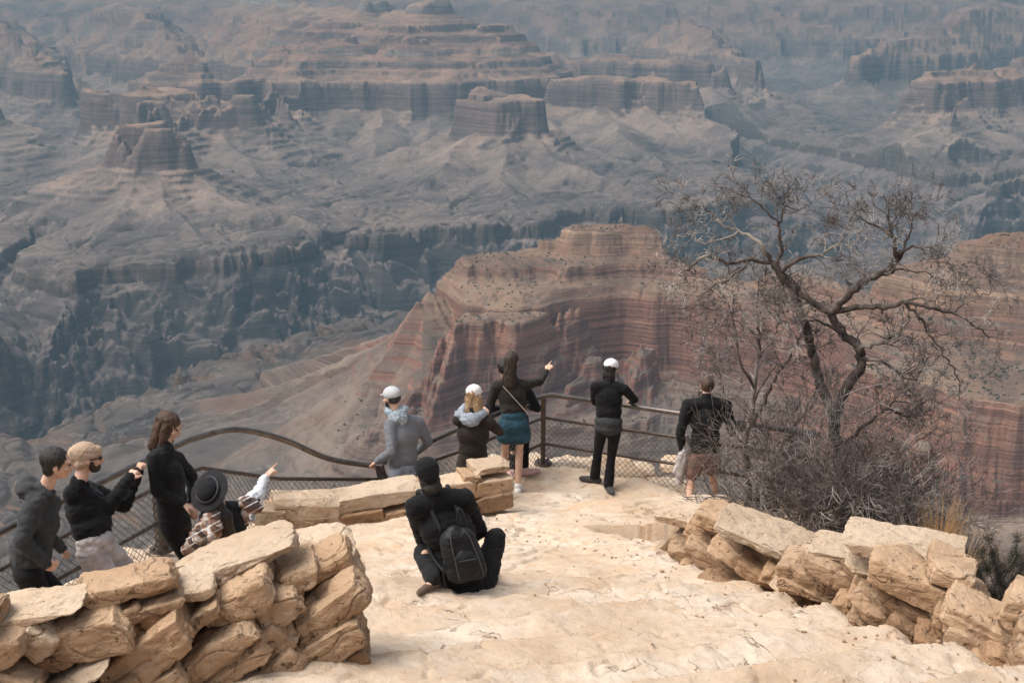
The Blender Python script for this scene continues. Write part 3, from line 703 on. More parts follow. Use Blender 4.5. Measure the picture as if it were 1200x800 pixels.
nn = g.noise(g.obj(), 9, 5, .65); c = g.mix(g.rng(nn, .3, .75), (.11, .095, .085), (.18, .16, .145))
M_HAND = g.done(c, g.bump(nn, .25, .003), g.rng(nn, .3, .7, .26, .45))
g = NG('galvanised_wire', .5); g.b.inputs['Metallic'].default_value = .5
M_WIRE = g.done((.13, .115, .10))
RAIL = empty('railing', (0, 16, 0), 'dark steel railing with mesh infill following the canyon edge', 'railing')
def off(P): return [Vector(p) - RAIL.location for p in P]
BASE = [(-6.8, 5.6, .84), (-4.95, 8.3, .84), (-4.1, 10.2, .84), (-3.32, 12.0, .84), (-3.02, 12.5, .84), (-2.45, 13.5, .35), (-1.49, 14.4, .0), (-.6, 15.35, 0), (.4, 16.62, 0), (2.1, 15.82, 0), (3.6, 15.15, -.05)]
def lift(h, cut=None): return [Vector((x, y, z + h)) for x, y, z in (BASE if cut is None else BASE[cut[0]:cut[1]])]
top = [Vector((-6.8, 5.6, 1.79)), Vector((-4.95, 8.3, 1.79)), Vector((-4.1, 10.2, 1.79)), Vector((-3.32, 12.0, 1.79)), U(222, 515, 12.45), U(275, 503, 12.9), U(330, 514, 13.4), U(385, 537, 14.0), U(440, 546, 14.42), Vector((-.6, 15.35, .93)), Vector((.3, 16.45, .95)), Vector((.5, 16.6, .95)), Vector((2.1, 15.82, .95)), Vector((3.6, 15.15, .9))]
tp = top[:4] + catmull(top[4:9], 10) + top[9:]
link('handrail', tubes_mesh('handrail', [(off(tp), .032, 12)]), M_HAND, RAIL)
midp = lift(.64); lowp = lift(.29)
link('middle_rail', tubes_mesh('middle_rail', [(off(midp), .021, 10)]), M_STEEL, RAIL)
link('lower_rail', tubes_mesh('lower_rail', [(off(lowp), .021, 10)]), M_STEEL, RAIL)
def post(x, y, z, h, tx, ty, lean=.10):
    """flat curved bar on a round base plate; tx,ty = direction along the rail"""
    d = Vector((tx, ty, 0)).normalized(); nrm = Vector((-d.y, d.x, 0)); bm = bmesh.new(); rows = []
    for k in range(13):
        t = k / 12; c = Vector((x, y, z + h * t)) + nrm * (lean * (t ** 2.2) - lean); hw = .062 - .014 * t; th = .030
        rows.append([bm.verts.new(c + d * (sx * th) + nrm * (sy * hw)) for sx, sy in ((-1, -1), (1, -1), (1, 1), (-1, 1))])
    for a, b in zip(rows[:-1], rows[1:]):
        for i in range(4): bm.faces.new((a[i], a[(i + 1) % 4], b[(i + 1) % 4], b[i]))
    bm.faces.new(rows[0][::-1]); bm.faces.new(rows[-1])
    for v in bm.verts: v.co -= RAIL.location
    bmesh.ops.recalc_face_normals(bm, faces=bm.faces)
    bmesh.ops.bevel(bm, geom=bm.edges[:], offset=.004, segments=1, affect='EDGES')
    me = bpy.data.meshes.new('post'); bm.to_mesh(me); bm.free(); p_ = link('post', me, M_STEEL, RAIL)
    bm = bmesh.new(); bmesh.ops.create_cone(bm, cap_ends=True, segments=24, radius1=.12, radius2=.11, depth=.03)
    bmesh.ops.translate(bm, verts=bm.verts, vec=Vector((x, y, z + .015)) - nrm * lean - RAIL.location)
    for a in range(4):
        r_ = bmesh.ops.create_cone(bm, cap_ends=True, segments=6, radius1=.014, radius2=.014, depth=.02)
        bmesh.ops.translate(bm, verts=r_['verts'], vec=Vector((x + .085 * math.cos(a * 1.57 + .78), y + .085 * math.sin(a * 1.57 + .78), z + .04)) - nrm * lean - RAIL.location)
    me = bpy.data.meshes.new('base_plate'); bm.to_mesh(me); bm.free(); link('base_plate', me, M_STEEL, p_)
post(-3.32, 12.0, .84, .95, .55, .8, .0); post(-5.0, 8.3, .84, .95, .4, .9, .0)
post(.4, 16.56, 0, .95, 1, .0, -.10); post(-1.49, 14.4, -.02, .84, .5, .86, .12); post(3.3, 15.3, -.04, .93, .9, -.4, -.08)
# chain link mesh between the lower edge and the middle rail
def chain(P, h0, h1, cell=.075):
    lst = []; L = [0]
    for a, b in zip(P[:-1], P[1:]): L.append(L[-1] + math.dist(a, b))
    A = np.array(P); Ls = np.array(L)
    def at(s, h): return (np.interp(s, Ls, A[:, 0]), np.interp(s, Ls, A[:, 1]), np.interp(s, Ls, A[:, 2]) + h)
    H = h1 - h0; n = int(L[-1] / cell)
    for i in range(-int(H / cell) - 1, n + int(H / cell) + 1):
        for sg in (1, -1):
            pts = []
            for k in range(9):
                h = H * k / 8; s = i * cell + sg * h * 1.0
                if 0 <= s <= L[-1]: pts.append(at(s, h0 + h))
            if len(pts) > 1: lst.append((off(pts),   .0034, 3))
    return lst
link('wire_mesh', tubes_mesh('wire_mesh', chain(BASE[1:], -.02, .63)), M_WIRE, RAIL)
# ------------------------------------------------------------------ plants
def bark(name, a, b, pale):
    g = NG(name, .9); p = g.geo.outputs['Position']
    n = g.noise(g.mapping(p, (9, 9, 9)), 1, 5, .6); m = g.noise(g.mapping(p, (2.2,) * 3), 1, 3, .5)
    c = g.mix(g.rng(n, .35, .65), a, b); c = g.mix(g.rng(m, .52, .62, 0, .8), c, pale)
    return g.done(c, g.bump(g.noise(g.mapping(p, (60, 60, 20)), 1, 4, .7), .8, .01))
M_BARK = bark('dead_bark', (.055, .042, .036), (.12, .095, .08), (.34, .30, .26))
M_TWIG = bark('grey_twig', (.085, .07, .064), (.19, .165, .15), (.45, .41, .37))
M_TWIGD = bark('dark_twig', (.075, .058, .05), (.15, .12, .105), (.32, .28, .25))
def grow(rd, p, d, L, r, depth, out, gnarl=.45, split=(2, 4), up=.12):
    n = max(3, int(L / .05)); n = min(n, 9); pts = [p.copy()]; rr = [r]; q = p.copy(); d = d.normalized(); kids = []
    for i in range(n):
        d = (d + Vector((rd.gauss(0, 1), rd.gauss(0, 1), rd.gauss(0, 1))) * gnarl * .42 + Vector((0, 0, up * .3))).normalized()
        q = q + d * (L / n); pts.append(q.copy()); rr.append(max(r * (1 - .62 * (i + 1) / n), .0026)); kids.append((q.copy(), d.copy(), rr[-1]))
    out.append((pts, rr, 5 if r > .008 else (4 if r > .004 else 3)))
    if depth > 0:
        for _ in range(rd.randint(*split)):
            k = rd.randint(max(0, n // 3), n - 1); q, dd, r2 = kids[k]
            side = dd.cross(Vector((rd.gauss(0, 1), rd.gauss(0, 1), rd.gauss(0, 1)))).normalized()
            nd = (dd * rd.uniform(.5, 1.0) + side * rd.uniform(.5, 1.1) + Vector((0, 0, up)))
            grow(rd, q, nd, L * rd.uniform(.45, .8), max(r2 * .78, .0036), depth - 1, out, gnarl, split, up)
def limb(pts, r0, r1, Y=None, gn=.010, rd=None):
    P = [U(*(p if len(p) == 3 else (*p, Y))) for p in pts]; P = catmull(P, 5)
    n = len(P); return [p + Vector((rd.gauss(0, gn), rd.gauss(0, gn), rd.gauss(0, gn))) * (0 if i == 0 else 1) for i, p in enumerate(P)], [r0 + (r1 - r0) * i / (n - 1) for i in range(n)]
def tree_from(name, label, limbs, base, seed, tw, twmat, tdepth, twL, mat=M_BARK, group=None):
    rd = random.Random(seed); root = empty(name, base, label, 'tree' if 'tree' in name else 'shrub', group); tr = []; cr = []
    for pts, r0, r1, ntw in limbs:
        P, R_ = limb(pts, r0, r1, rd=rd); tr.append((P, R_, 9 if r0 > .02 else 6))
        for _ in range(int(ntw * tw)):
            k = int(len(P) * rd.uniform(.33, 1) - 1e-6); k = min(max(k, 1), len(P) - 1); t = (P[k] - P[k - 1]).normalized()
            s_ = t.cross(Vector((rd.gauss(0, 1), rd.gauss(0, 1), rd.gauss(0, 1)))).normalized()
            grow(rd, P[k], t * rd.uniform(.2, .9) + s_ * rd.uniform(.5, 1) + Vector((0, 0, .02)), twL * rd.uniform(.5, 1.25), min(R_[k] * .5, .012), tdepth, cr, .26, (2, 4), .03)
    link('trunk', tubes_mesh('trunk', tr, base), mat, root)
    link('crown', tubes_mesh('crown', cr, base), twmat, root)
    return root
A_ = 14.3
tree_from('bare_tree', 'tall twisted dead tree with dark gnarled limbs and patches of pale bark', [
  ([(985, 655, A_), (990, 600, A_), (986, 540, A_), (978, 490, A_), (992, 455, A_), (1008, 428, A_), (1006, 405, A_), (988, 391, A_), (976, 366, A_), (993, 346, A_ - .1), (1020, 325, A_ - .1), (1044, 316, A_), (1056, 296, A_)], .070, .032, 7),
  ([(978, 490, A_), (962, 450, A_ + .1), (952, 415, A_ + .15), (944, 385, A_ + .1), (932, 350, A_), (916, 322, A_), (905, 308, A_)], .06, .035, 5),
  ([(976, 366, A_), (950, 352, A_), (930, 335, A_), (913, 318, A_)], .04, .03, 3),
  ([(905, 308, A_), (880, 304, A_), (852, 308, A_ - .2), (828, 300, A_ - .3), (806, 316, A_ - .4), (792, 322, A_ - .5)], .03, .007, 9),
  ([(880, 304, A_), (858, 325, A_ - .3), (838, 332, A_ - .5), (818, 352, A_ - .6)], .018, .005, 6),
  ([(905, 308, A_), (890, 285, A_), (866, 272, A_ + .2), (845, 262, A_ + .2), (832, 248, A_ + .3), (814, 240, A_ + .3)], .026, .006, 9),
  ([(866, 272, A_ + .2), (846, 282, A_), (822, 284, A_), (803, 276, A_)], .014, .004, 5),
  ([(910, 312, A_), (916, 285, A_), (912, 262, A_), (920, 240, A_), (918, 222, A_)], .022, .005, 8),
  ([(912, 262, A_), (895, 245, A_), (880, 232, A_), (862, 228, A_)], .012, .004, 5),
  ([(920, 240, A_), (938, 246, A_ - .1), (950, 236, A_ - .1)], .009, .003, 4),
  ([(916, 318, A_), (940, 302, A_ - .2), (962, 298, A_ - .3), (984, 284, A_ - .4), (990, 270, A_ - .4)], .026, .006, 8),
  ([(962, 298, A_ - .3), (980, 305, A_ - .4), (998, 300, A_ - .4)], .01, .004, 4),
  ([(1050, 306, A_), (1048, 280, A_), (1040, 258, A_), (1044, 240, A_)], .026, .005, 9),
  ([(1048, 280, A_), (1028, 265, A_ + .2), (1008, 255, A_ + .2), (994, 244, A_ + .3)], .018, .004, 8),
  ([(1052, 300, A_), (1070, 290, A_ - .2), (1090, 292, A_ - .3), (1108, 300, A_ - .3)], .018, .004, 8),
  ([(1056, 296, A_), (1066, 272, A_), (1072, 250, A_)], .016, .004, 8),
  ([(1044, 316, A_), (1064, 318, A_ - .2), (1088, 322, A_ - .3), (1112, 334, A_ - .4)], .014, .004, 5),
  ([(982, 364, A_), (1010, 359, A_ - .3), (1040, 360, A_ - .5), (1062, 354, A_ - .5), (1090, 360, A_ - .6), (1118, 367, A_ - .6), (1142, 380, A_ - .7), (1160, 398, A_ - .7)], .034, .006, 9),
  ([(1062, 356, A_ - .5), (1078, 372, A_ - .5), (1088, 392, A_ - .5), (1104, 412, A_ - .6), (1120, 436, A_ - .6), (1124, 462, A_ - .6), (1120, 478, A_ - .6)], .018, .003, 6),
  ([(1118, 367, A_ - .6), (1140, 352, A_ - .6), (1160, 342, A_ - .6), (1176, 330, A_ - .6)], .008, .003, 3),
  ([(1006, 407, A_), (1030, 402, A_ - .2), (1052, 390, A_ - .3), (1066, 374, A_ - .3)], .028, .010, 8),
  ([(1008, 420, A_), (1034, 424, A_ - .2), (1056, 440, A_ - .3), (1074, 446, A_ - .4)], .024, .006, 8),
  ([(988, 391, A_), (965, 378, A_ - .3), (940, 374, A_ - .5), (915, 378, A_ - .6)], .02, .005, 7),
  ([(990, 520, A_), (1012, 500, A_ - .2), (1038, 480, A_ - .3), (1066, 488, A_ - .4), (1098, 478, A_ - .5)], .026, .006, 12),
  ([(1038, 480, A_ - .3), (1052, 470, A_ - .3), (1072, 474, A_ - .2)], .014, .005, 9),
  ([(986, 540, A_), (1010, 545, A_ - .4), (1040, 535, A_ - .6), (1070, 520, A_ - .7), (1100, 500, A_ - .8)], .018, .004, 5)],
  U(985, 655, A_), 5, 1.55, M_TWIG, 3, .25)
B_ = 14.7
tree_from('bare_tree', 'slender grey leafless tree with many upright stems, touched by the man in shorts', [
  ([(872, 612, B_), (878, 570, B_), (874, 525, B_), (882, 480, B_), (886, 440, B_), (890, 400, B_), (886, 360, B_), (890, 330, B_)], .045, .006, 15),
  ([(876, 530, B_), (858, 495, B_ + .5), (848, 462, B_ + .9), (840, 428, B_ + 1.1), (828, 392, B_ + 1.2)], .022, .004, 12),
  ([(880, 500, B_), (896, 470, B_ - .2), (908, 445, B_ - .3), (926, 415, B_ - .4), (940, 388, B_ - .4), (948, 360, B_ - .4)], .028, .005, 15),
  ([(884, 455, B_), (868, 425, B_ - .2), (862, 395, B_ - .2), (855, 362, B_ - .2), (842, 338, B_ - .2)], .018, .004, 13),
  ([(884, 470, B_), (900, 440, B_ - .5), (918, 428, B_ - .7), (938, 440, B_ - .9)], .012, .004, 9),
  ([(886, 440, B_), (868, 450, B_ + .2), (850, 440, B_ + .5), (832, 452, B_ + .8)], .010, .004, 8),
  ([(888, 420, B_), (906, 395, B_ + .2), (914, 365, B_ + .2), (920, 345, B_ + .3)], .014, .004, 11),
  ([(882, 560, B_), (905, 545, B_ - .3), (925, 505, B_ - .4), (945, 480, B_ - .5), (960, 445, B_ - .5)], .024, .005, 12),
  ([(890, 400, B_), (870, 380, B_ - .3), (840, 368, B_ - .1), (818, 350, B_ + .1)], .010, .003, 8),
  ([(890, 616, B_), (888, 575, B_ - .2), (896, 540, B_ - .3), (900, 500, B_ - .3)], .03, .008, 8)],
  U(872, 612, B_), 6, 1.2, M_TWIG, 3, .28, M_TWIGD)
def shrub(px, py, Y, spread, n, L, seed, label, lean=0.0, mat=M_TWIG, depth=3, r=.015):
    rd = random.Random(seed); b = U(px, py, Y); root = empty('bare_shrub', b, label, 'shrub', 'leafless shrubs behind the right dry wall'); st = []; tw = []
    for i in range(n):
        a = rd.uniform(0, 6.28); e = rd.uniform(.15, 1.0) * spread
        d = Vector((math.cos(a) * e + lean, math.sin(a) * e * .8, 1)).normalized(); tmp = []
        grow(rd, b + Vector((rd.uniform(-.25, .25), rd.uniform(-.2, .2), -.1)), d, L * rd.uniform(.7, 1.25), r * rd.uniform(.7, 1.4), depth, tmp, .27, (3, 6), .05)
        for t in tmp: (st if t[1][0] > .008 else tw).append(t)
    link('stems', tubes_mesh('stems', st, b), M_TWIGD, root); link('twigs', tubes_mesh('twigs', tw, b), mat, root)
    return root
shrub(918, 628, 14.2, .8, 6, .5, 21, 'pale grey leafless shrub close against the slender grey tree', .25)
shrub(905, 648, 13.7, .75, 13, .85, 22, 'dense dark leafless shrub at the foot of the slender grey tree', .18, M_TWIGD)
shrub(955, 662, 13.4, .85, 15, .95, 23, 'dense leafless shrub below the twisted tree, its twigs reaching the wall top', .05)
shrub(1010, 655, 13.3, .95, 14, .85, 24, 'spreading leafless shrub right of the twisted trunk', .3, M_TWIGD)
shrub(1030, 640, 13.7, .95, 12, .70, 25, 'low twiggy shrub reaching farthest right toward the dry grass', .55)
# reddish dead bush under the rail, small weed
def tuft(px, py, Y, n, h, rad, label, mat, seed, name, cat, curve=.5, w=.006, z=None):
    rd = random.Random(seed); b = U(px, py, Y); V = []; Fc = []
    for i in range(n):
        a = rd.uniform(0, 6.28); o = Vector((math.cos(a), math.sin(a), 0)); p = o * rad * .3 * rd.random(); d = (Vector((0, 0, 1)) + o * rd.uniform(.1, curve)).normalized(); hh = h * rd.uniform(.5, 1.1)
        sd = d.cross(o).normalized() * w * rd.uniform(.5, 1); k0 = len(V)
        for k in range(5):
            t = k / 4; q = p + d * hh * t + o * (rad * t * t * rd.uniform(.6, 1)) - Vector((0, 0, .25 * hh * t * t * curve)); V += [q - sd * (1 - t * .8), q + sd * (1 - t * .8)]
        for k in range(4): Fc.append((k0 + 2 * k, k0 + 2 * k + 1, k0 + 2 * k + 3, k0 + 2 * k + 2))
    return link(name, mesh_np(name, np.array([tuple(v) for v in V]), np.array(Fc)), mat, None, None, label, cat, loc=b)
def flat(name, a, b, sc=20, rough=.8):
    g = NG(name, rough); return g.done(g.mix(g.rng(g.noise(g.mapping(g.geo.outputs['Position'], (sc,) * 3), 1, 3), .35, .65), a, b))
M_STRAW = flat('dry_grass_blade', (.27, .145, .055), (.40, .24, .11)); M_RED = flat('red_dead_twig', (.14, .07, .055), (.22, .12, .09)); M_NEED = flat('pine_needle', (.022, .022, .018), (.05, .046, .034))
tuft(1098, 684, 12.0, 420, .86, .10, 'tall golden dry grass tuft behind the big top slab', M_STRAW, 1, 'dry_grass', 'grass tuft', .28, .0035)
tuft(1126, 688, 11.9, 150, .62, .16, 'smaller faded grass tuft between golden grass and dark pine', flat('pale_grass_blade', (.30, .21, .12), (.42, .33, .22)), 2, 'dry_grass', 'grass tuft', .45)
tuft(1078, 682, 12.2, 90, .70, .16, 'thin pale grass just left of the golden tuft', flat('thin_grass_blade', (.26, .20, .13), (.38, .31, .22)), 4, 'dry_grass', 'grass tuft', .5)
tuft(757, 568, 16.3, 240, .17, .3, 'low reddish dead bush on the ledge under the mesh', M_RED, 3, 'dead_bush', 'bush', 1.3, .004)
tuft(808, 628, 11.6, 60, .1, .12, 'small dark dry weed in a crack of the right wall', M_TWIGD, 5, 'dry_weed', 'weed', 1.2, .004)
# dark pinyon bush
rd = random.Random(9); pb = U(1172, 712, 10.9); root = empty('pine_bush', pb, 'dark low pine bush with needle clusters at the right edge', 'pine bush')
br = []; V = []; Fc = []
tips = [U(*t) for t in ((1140, 660, 11), (1158, 632, 11), (1165, 650, 10.9), (1150, 648, 11.1), (1135, 675, 10.8), (1175, 665, 10.8), (1190, 650, 11), (1192, 632, 11.2), (1200, 680, 10.9), (1160, 690, 10.8), (1180, 695, 10.7), (1148, 690, 10.8), (1215, 660, 11), (1225, 690, 11), (1205, 705, 10.8), (1170, 680, 11), (1186, 678, 11.1), (1208, 640, 11.3), (1144, 668, 11.2), (1196, 664, 10.8))]
for tp_ in tips:
    mid = (pb + tp_) * .5 + Vector((rd.uniform(-.06, .06), rd.uniform(-.06, .06), -.03)); P = catmull([pb, mid, tp_], 5); br.append((P, [.012 - .009 * i / (len(P) - 1) for i in range(len(P))], 5))
    for q in (tp_, P[-3], P[-4]):
        for i in range(170):
            d = Vector((rd.gauss(0, 1), rd.gauss(0, 1), rd.gauss(0, 1) + .3)).normalized(); L = rd.uniform(.045, .085); s_ = d.cross(Vector((rd.random(), rd.random(), rd.random()))).normalized() * .0016
            c = q + Vector((rd.gauss(0, .02), rd.gauss(0, .02), rd.gauss(0, .03))) - pb; k0 = len(V); V += [c - s_, c + s_, c + d * L]; Fc.append((k0, k0 + 1, k0 + 2))
link('branches', tubes_mesh('branches', br, pb), M_BARK, root); link('needles', mesh_np('needles', np.array([tuple(v) for v in V]), np.array(Fc), False), M_NEED, root)
M_GREY = rock_material('grey_limestone', (.21, .175, .15), (.14, .11, .092), (.18, .135, .105), .8)
for i, (px, py, w_, h_, dp, lb) in enumerate([(1132, 650, 34, 44, .35, 'upright grey rock between the grass tufts and the pine bush'), (1100, 616, 46, 24, .5, 'grey rock low on the slope behind the golden grass'), (1062, 612, 50, 26, .5, 'grey rock beside the twiggy shrub farthest right'),
      (1112, 664, 40, 26, .4, 'small brown-grey rock tucked behind the large top slab')]):
    Yg = ray_ground(px, py + h_ * .42); boulder(px, py, w_, h_, Yg - dp * .1, lb, 800 + i, M_GREY, dp, name='rock', cat='rock')
# ------------------------------------------------------------------ people
def V3(*a): return Vector(a)
def _ring_mesh(c0, c1, r0, r1, seg=16, hs=5):
    """capsule with different end radii"""
    d = c1 - c0; L = d.length; t = d / L if L > 1e-6 else V3(0, 0, 1)
    a = t.orthogonal().normalized(); b = t.cross(a); rows = []
    for k in range(hs + 1):
        th = math.pi / 2 * (1 - k / hs); rows.append((c0 - t * r0 * math.sin(th), r0 * math.cos(th)))
    for k in range(hs + 1):
        th = math.pi / 2 * k / hs; rows.append((c1 + t * r1 * math.sin(th), r1 * math.cos(th)))
    V = []; Fc = []
    for c, r in rows:
        for j in range(seg):
            q = 2 * math.pi * j / seg; V.append(c + a * (max(r, 1e-4) * math.cos(q)) + b * (max(r, 1e-4) * math.sin(q)))
    for i in range(len(rows) - 1):
        for j in range(seg): Fc.append((i * seg + j, i * seg + (j + 1) % seg, (i + 1) * seg + (j + 1) % seg, (i + 1) * seg + j))
    Fc.append(tuple(range(seg))[::-1]); Fc.append(tuple((len(rows) - 1) * seg + j for j in range(seg)))
    return V, Fc
def _ell_mesh(c, ax, rad, seg=20, rg=12):
    V = []; Fc = []
    for i in range(rg + 1):
        th = math.pi * i / rg
        for j in range(seg):
            q = 2 * math.pi * j / seg; s = max(math.sin(th), 1e-3)
            V.append(c + ax[0] * (rad[0] * s * math.cos(q)) + ax[1] * (rad[1] * s * math.sin(q)) - ax[2] * (rad[2] * math.cos(th)))
    for i in range(rg):
        for j in range(seg): Fc.append((i * seg + j, i * seg + (j + 1) % seg, (i + 1) * seg + (j + 1) % seg, (i + 1) * seg + j))
    Fc.append(tuple(range(seg))[::-1]); Fc.append(tuple(rg * seg + j for j in range(seg)))
    return V, Fc
AX = (V3(1, 0, 0), V3(0, 1, 0), V3(0, 0, 1))
def merge(prims, name, vox, root, mat, parent=None, smooth=4, wr=0.0, wscale=.09, wdir=None, cut=None):
    V = []; Fc = []
    for p in prims:
        if p[0] == 'c': v, f = _ring_mesh(p[1], p[2], p[3], p[4])
        else: v, f = _ell_mesh(p[1], p[2], p[3])
        o = len(V); V += v; Fc += [tuple(i + o for i in q) for q in f]
    loc = Vector(root.location)
    me = bpy.data.meshes.new('tmp'); me.from_pydata([tuple(v - loc) for v in V], [], Fc); me.update()
    o = bpy.data.objects.new('tmp', me); C.objects.link(o)
    m = o.modifiers.new('r', 'REMESH'); m.mode = 'VOXEL'; m.voxel_size = vox
    if smooth: m = o.modifiers.new('s', 'SMOOTH'); m.factor = .5; m.iterations = smooth
    dg = bpy.context.evaluated_depsgraph_get(); out = bpy.data.meshes.new_from_object(o.evaluated_get(dg)); bpy.data.objects.remove(o)
    out.name = name; n = len(out.vertices)
    if wr:
        co = np.empty(n * 3); out.vertices.foreach_get('co', co); co = co.reshape(-1, 3); no = np.empty(n * 3); out.vertices.foreach_get('normal', no); no = no.reshape(-1, 3)
        w_ = np.array(wdir if wdir else (1, 1, 1.6)); q = co / wscale * w_; s0 = hash(name) % 7 + loc.x * 3
        s0 = loc.x * 3.1 + len(name)
        d = ridged(q[:, 0] + s0 + q[:, 1] * .8, q[:, 2] + q[:, 1] * .5, 2, 3) - .5 + .6 * fbm3(q[:, 0] * .5 + s0, q[:, 1] * .5, q[:, 2] * .5, 2)
        co = co + no * (d * wr * .62)[:, None]; out.vertices.foreach_set('co', co.ravel())
    out.polygons.foreach_set('use_smooth', np.ones(len(out.polygons), bool)); out.update()
    out.materials.clear(); out.materials.append(mat)
    ob = bpy.data.objects.new(name, out); C.objects.link(ob); ob.parent = parent or root
    return ob
_mc = {}
def cloth(col, sc=260, var=.25, rough=.9, name=None, lum=None):
    k = (col, sc, var)
    if k in _mc: return _mc[k]
    g = NG(name or 'cloth', rough); p = g.obj()
    n = g.noise(p, 9, 4, .6); f = g.noise(p, sc, 3, .7)
    c2 = tuple(min(1, c * (1 + var) + .001) for c in col); c1 = tuple(c * (1 - var) for c in col)
    c = g.mix(g.rng(n, .3, .7), c1, c2)
    g.b.inputs['Sheen Weight'].default_value = .03
    h = g.math('ADD', g.math('MULTIPLY', n, 1.0), g.math('MULTIPLY', f, .12))
    _mc[k] = g.done(c, g.bump(h, .5, .02)); return _mc[k]
g = NG('skin', .55); g.b.inputs['Subsurface Weight'].default_value = .08; n = g.noise(g.obj(), 14, 4, .6)
M_SKIN = g.done(g.mix(g.rng(n, .35, .65), (.50, .30, .21), (.60, .39, .29)), g.bump(g.noise(g.obj(), 120, 3), .15, .002))
def hairmat(a, b):
    g = NG('hair_strands', .5); p = g.obj(); n = g.noise(g.mapping(p, (90, 90, 6)), 1, 4, .7); g.b.inputs['Specular IOR Level'].default_value = .4
    return g.done(g.mix(g.rng(n, .35, .65), a, b), g.bump(n, .8, .012))
H_BLACK = hairmat((.010, .008, .007), (.030, .024, .020)); H_BROWN = hairmat((.035, .020, .012), (.10, .055, .032)); H_BLOND = hairmat((.20, .12, .06), (.46, .31, .17)); H_DKBR = hairmat((.018, .012, .009), (.05, .032, .022))
M_EYE = flat('eye_dark', (.02, .015, .012), (.03, .02, .016), 5, .2); M_LIP = flat('lip_skin', (.40, .18, .14), (.46, .22, .17), 30, .5)

def two_bone(a, b, l1, l2, hint):
    """middle joint between a and b"""
    d = b - a; L = d.length; L2 = min(L, (l1 + l2) * .999); x = (l1 * l1 - l2 * l2 + L2 * L2) / (2 * L2); h = math.sqrt(max(l1 * l1 - x * x, 0)); t = d.normalized()
    s = (hint - t * hint.dot(t)).normalized(); return a + t * x + s * h
def hand_prims(w, d, n, pose='relaxed', s=1.0, side=1):
    """w wrist, d direction of the hand, n back-of-hand normal"""
    d = d.normalized(); n = (n - d * n.dot(d)).normalized(); t = d.cross(n) * side; P = []
    for k, o in enumerate((-.030, -.010, .010, .030)):
        k0 = w + t * o * .5 * s; k1 = w + d * .085 * s + t * o * s; P.append(('c', k0, k1, .016 * s, .0135 * s))
        ln = (.062, .074, .080, .070)[k] * s; cr = {'relaxed': .55, 'grip': 1.25, 'point': 1.4, 'fist': 1.5, 'flat': .12}[pose]
        if pose == 'point' and k == 3: cr = .05
        q = k1; ang = 0
        for j, f in enumerate((.44, .32, .24)):
            ang += cr * (.8 if j == 0 else 1.0); e = q + (d * math.cos(ang) - n * math.sin(ang)) * ln * f * 1.05
            P.append(('c', q, e, (.0098 - .0011 * j) * s, (.0090 - .0012 * j) * s)); q = e
    b = w + d * .022 * s + t * .026 * s; e = b + (d * .6 + t * .62 - n * .3).normalized() * .045 * s; e2 = e + (d * .85 + t * .15 - n * .45).normalized() * .034 * s
    P += [('c', b, e, .0145 * s, .0115 * s), ('c', e, e2, .011 * s, .009 * s)]
    return P
def head_axes(face, tilt=V3(0, 0, 1)):
    f = face.normalized(); r = f.cross(tilt).normalized(); u = r.cross(f).normalized(); return r, f, u
def head_prims(c, face, tilt, s=1.0):
    r, f, u = head_axes(face, tilt); A = (r, f, u); P = []
    P.append(('e', c + f * -.012 * s + u * .022 * s, A, (.074 * s, .092 * s, .093 * s)))      # skull
    P.append(('e', c + f * .022 * s - u * .030 * s, A, (.060 * s, .066 * s, .078 * s)))       # face
    P.append(('e', c + f * .052 * s - u * .085 * s, A, (.030 * s, .026 * s, .022 * s)))      # chin
    P.append(('c', c + f * .084 * s + u * .010 * s, c + f * .107 * s - u * .030 * s, .009 * s, .0135 * s))   # nose
    P.append(('e', c + f * .080 * s + u * .022 * s, A, (.048 * s, .012 * s, .010 * s)))      # brow
    P.append(('e', c + f * .084 * s - u * .054 * s, A, (.024 * s, .012 * s, .011 * s)))      # mouth mound
    for sx in (-1, 1): P.append(('e', c + r * sx * .075 * s - f * .008 * s - u * .004 * s, A, (.009 * s, .020 * s, .030 * s)))
    for sx in (-1, 1): P.append(('e', c + r * sx * .044 * s + f * .062 * s - u * .022 * s, A, (.024 * s, .020 * s, .018 * s)))
    return P
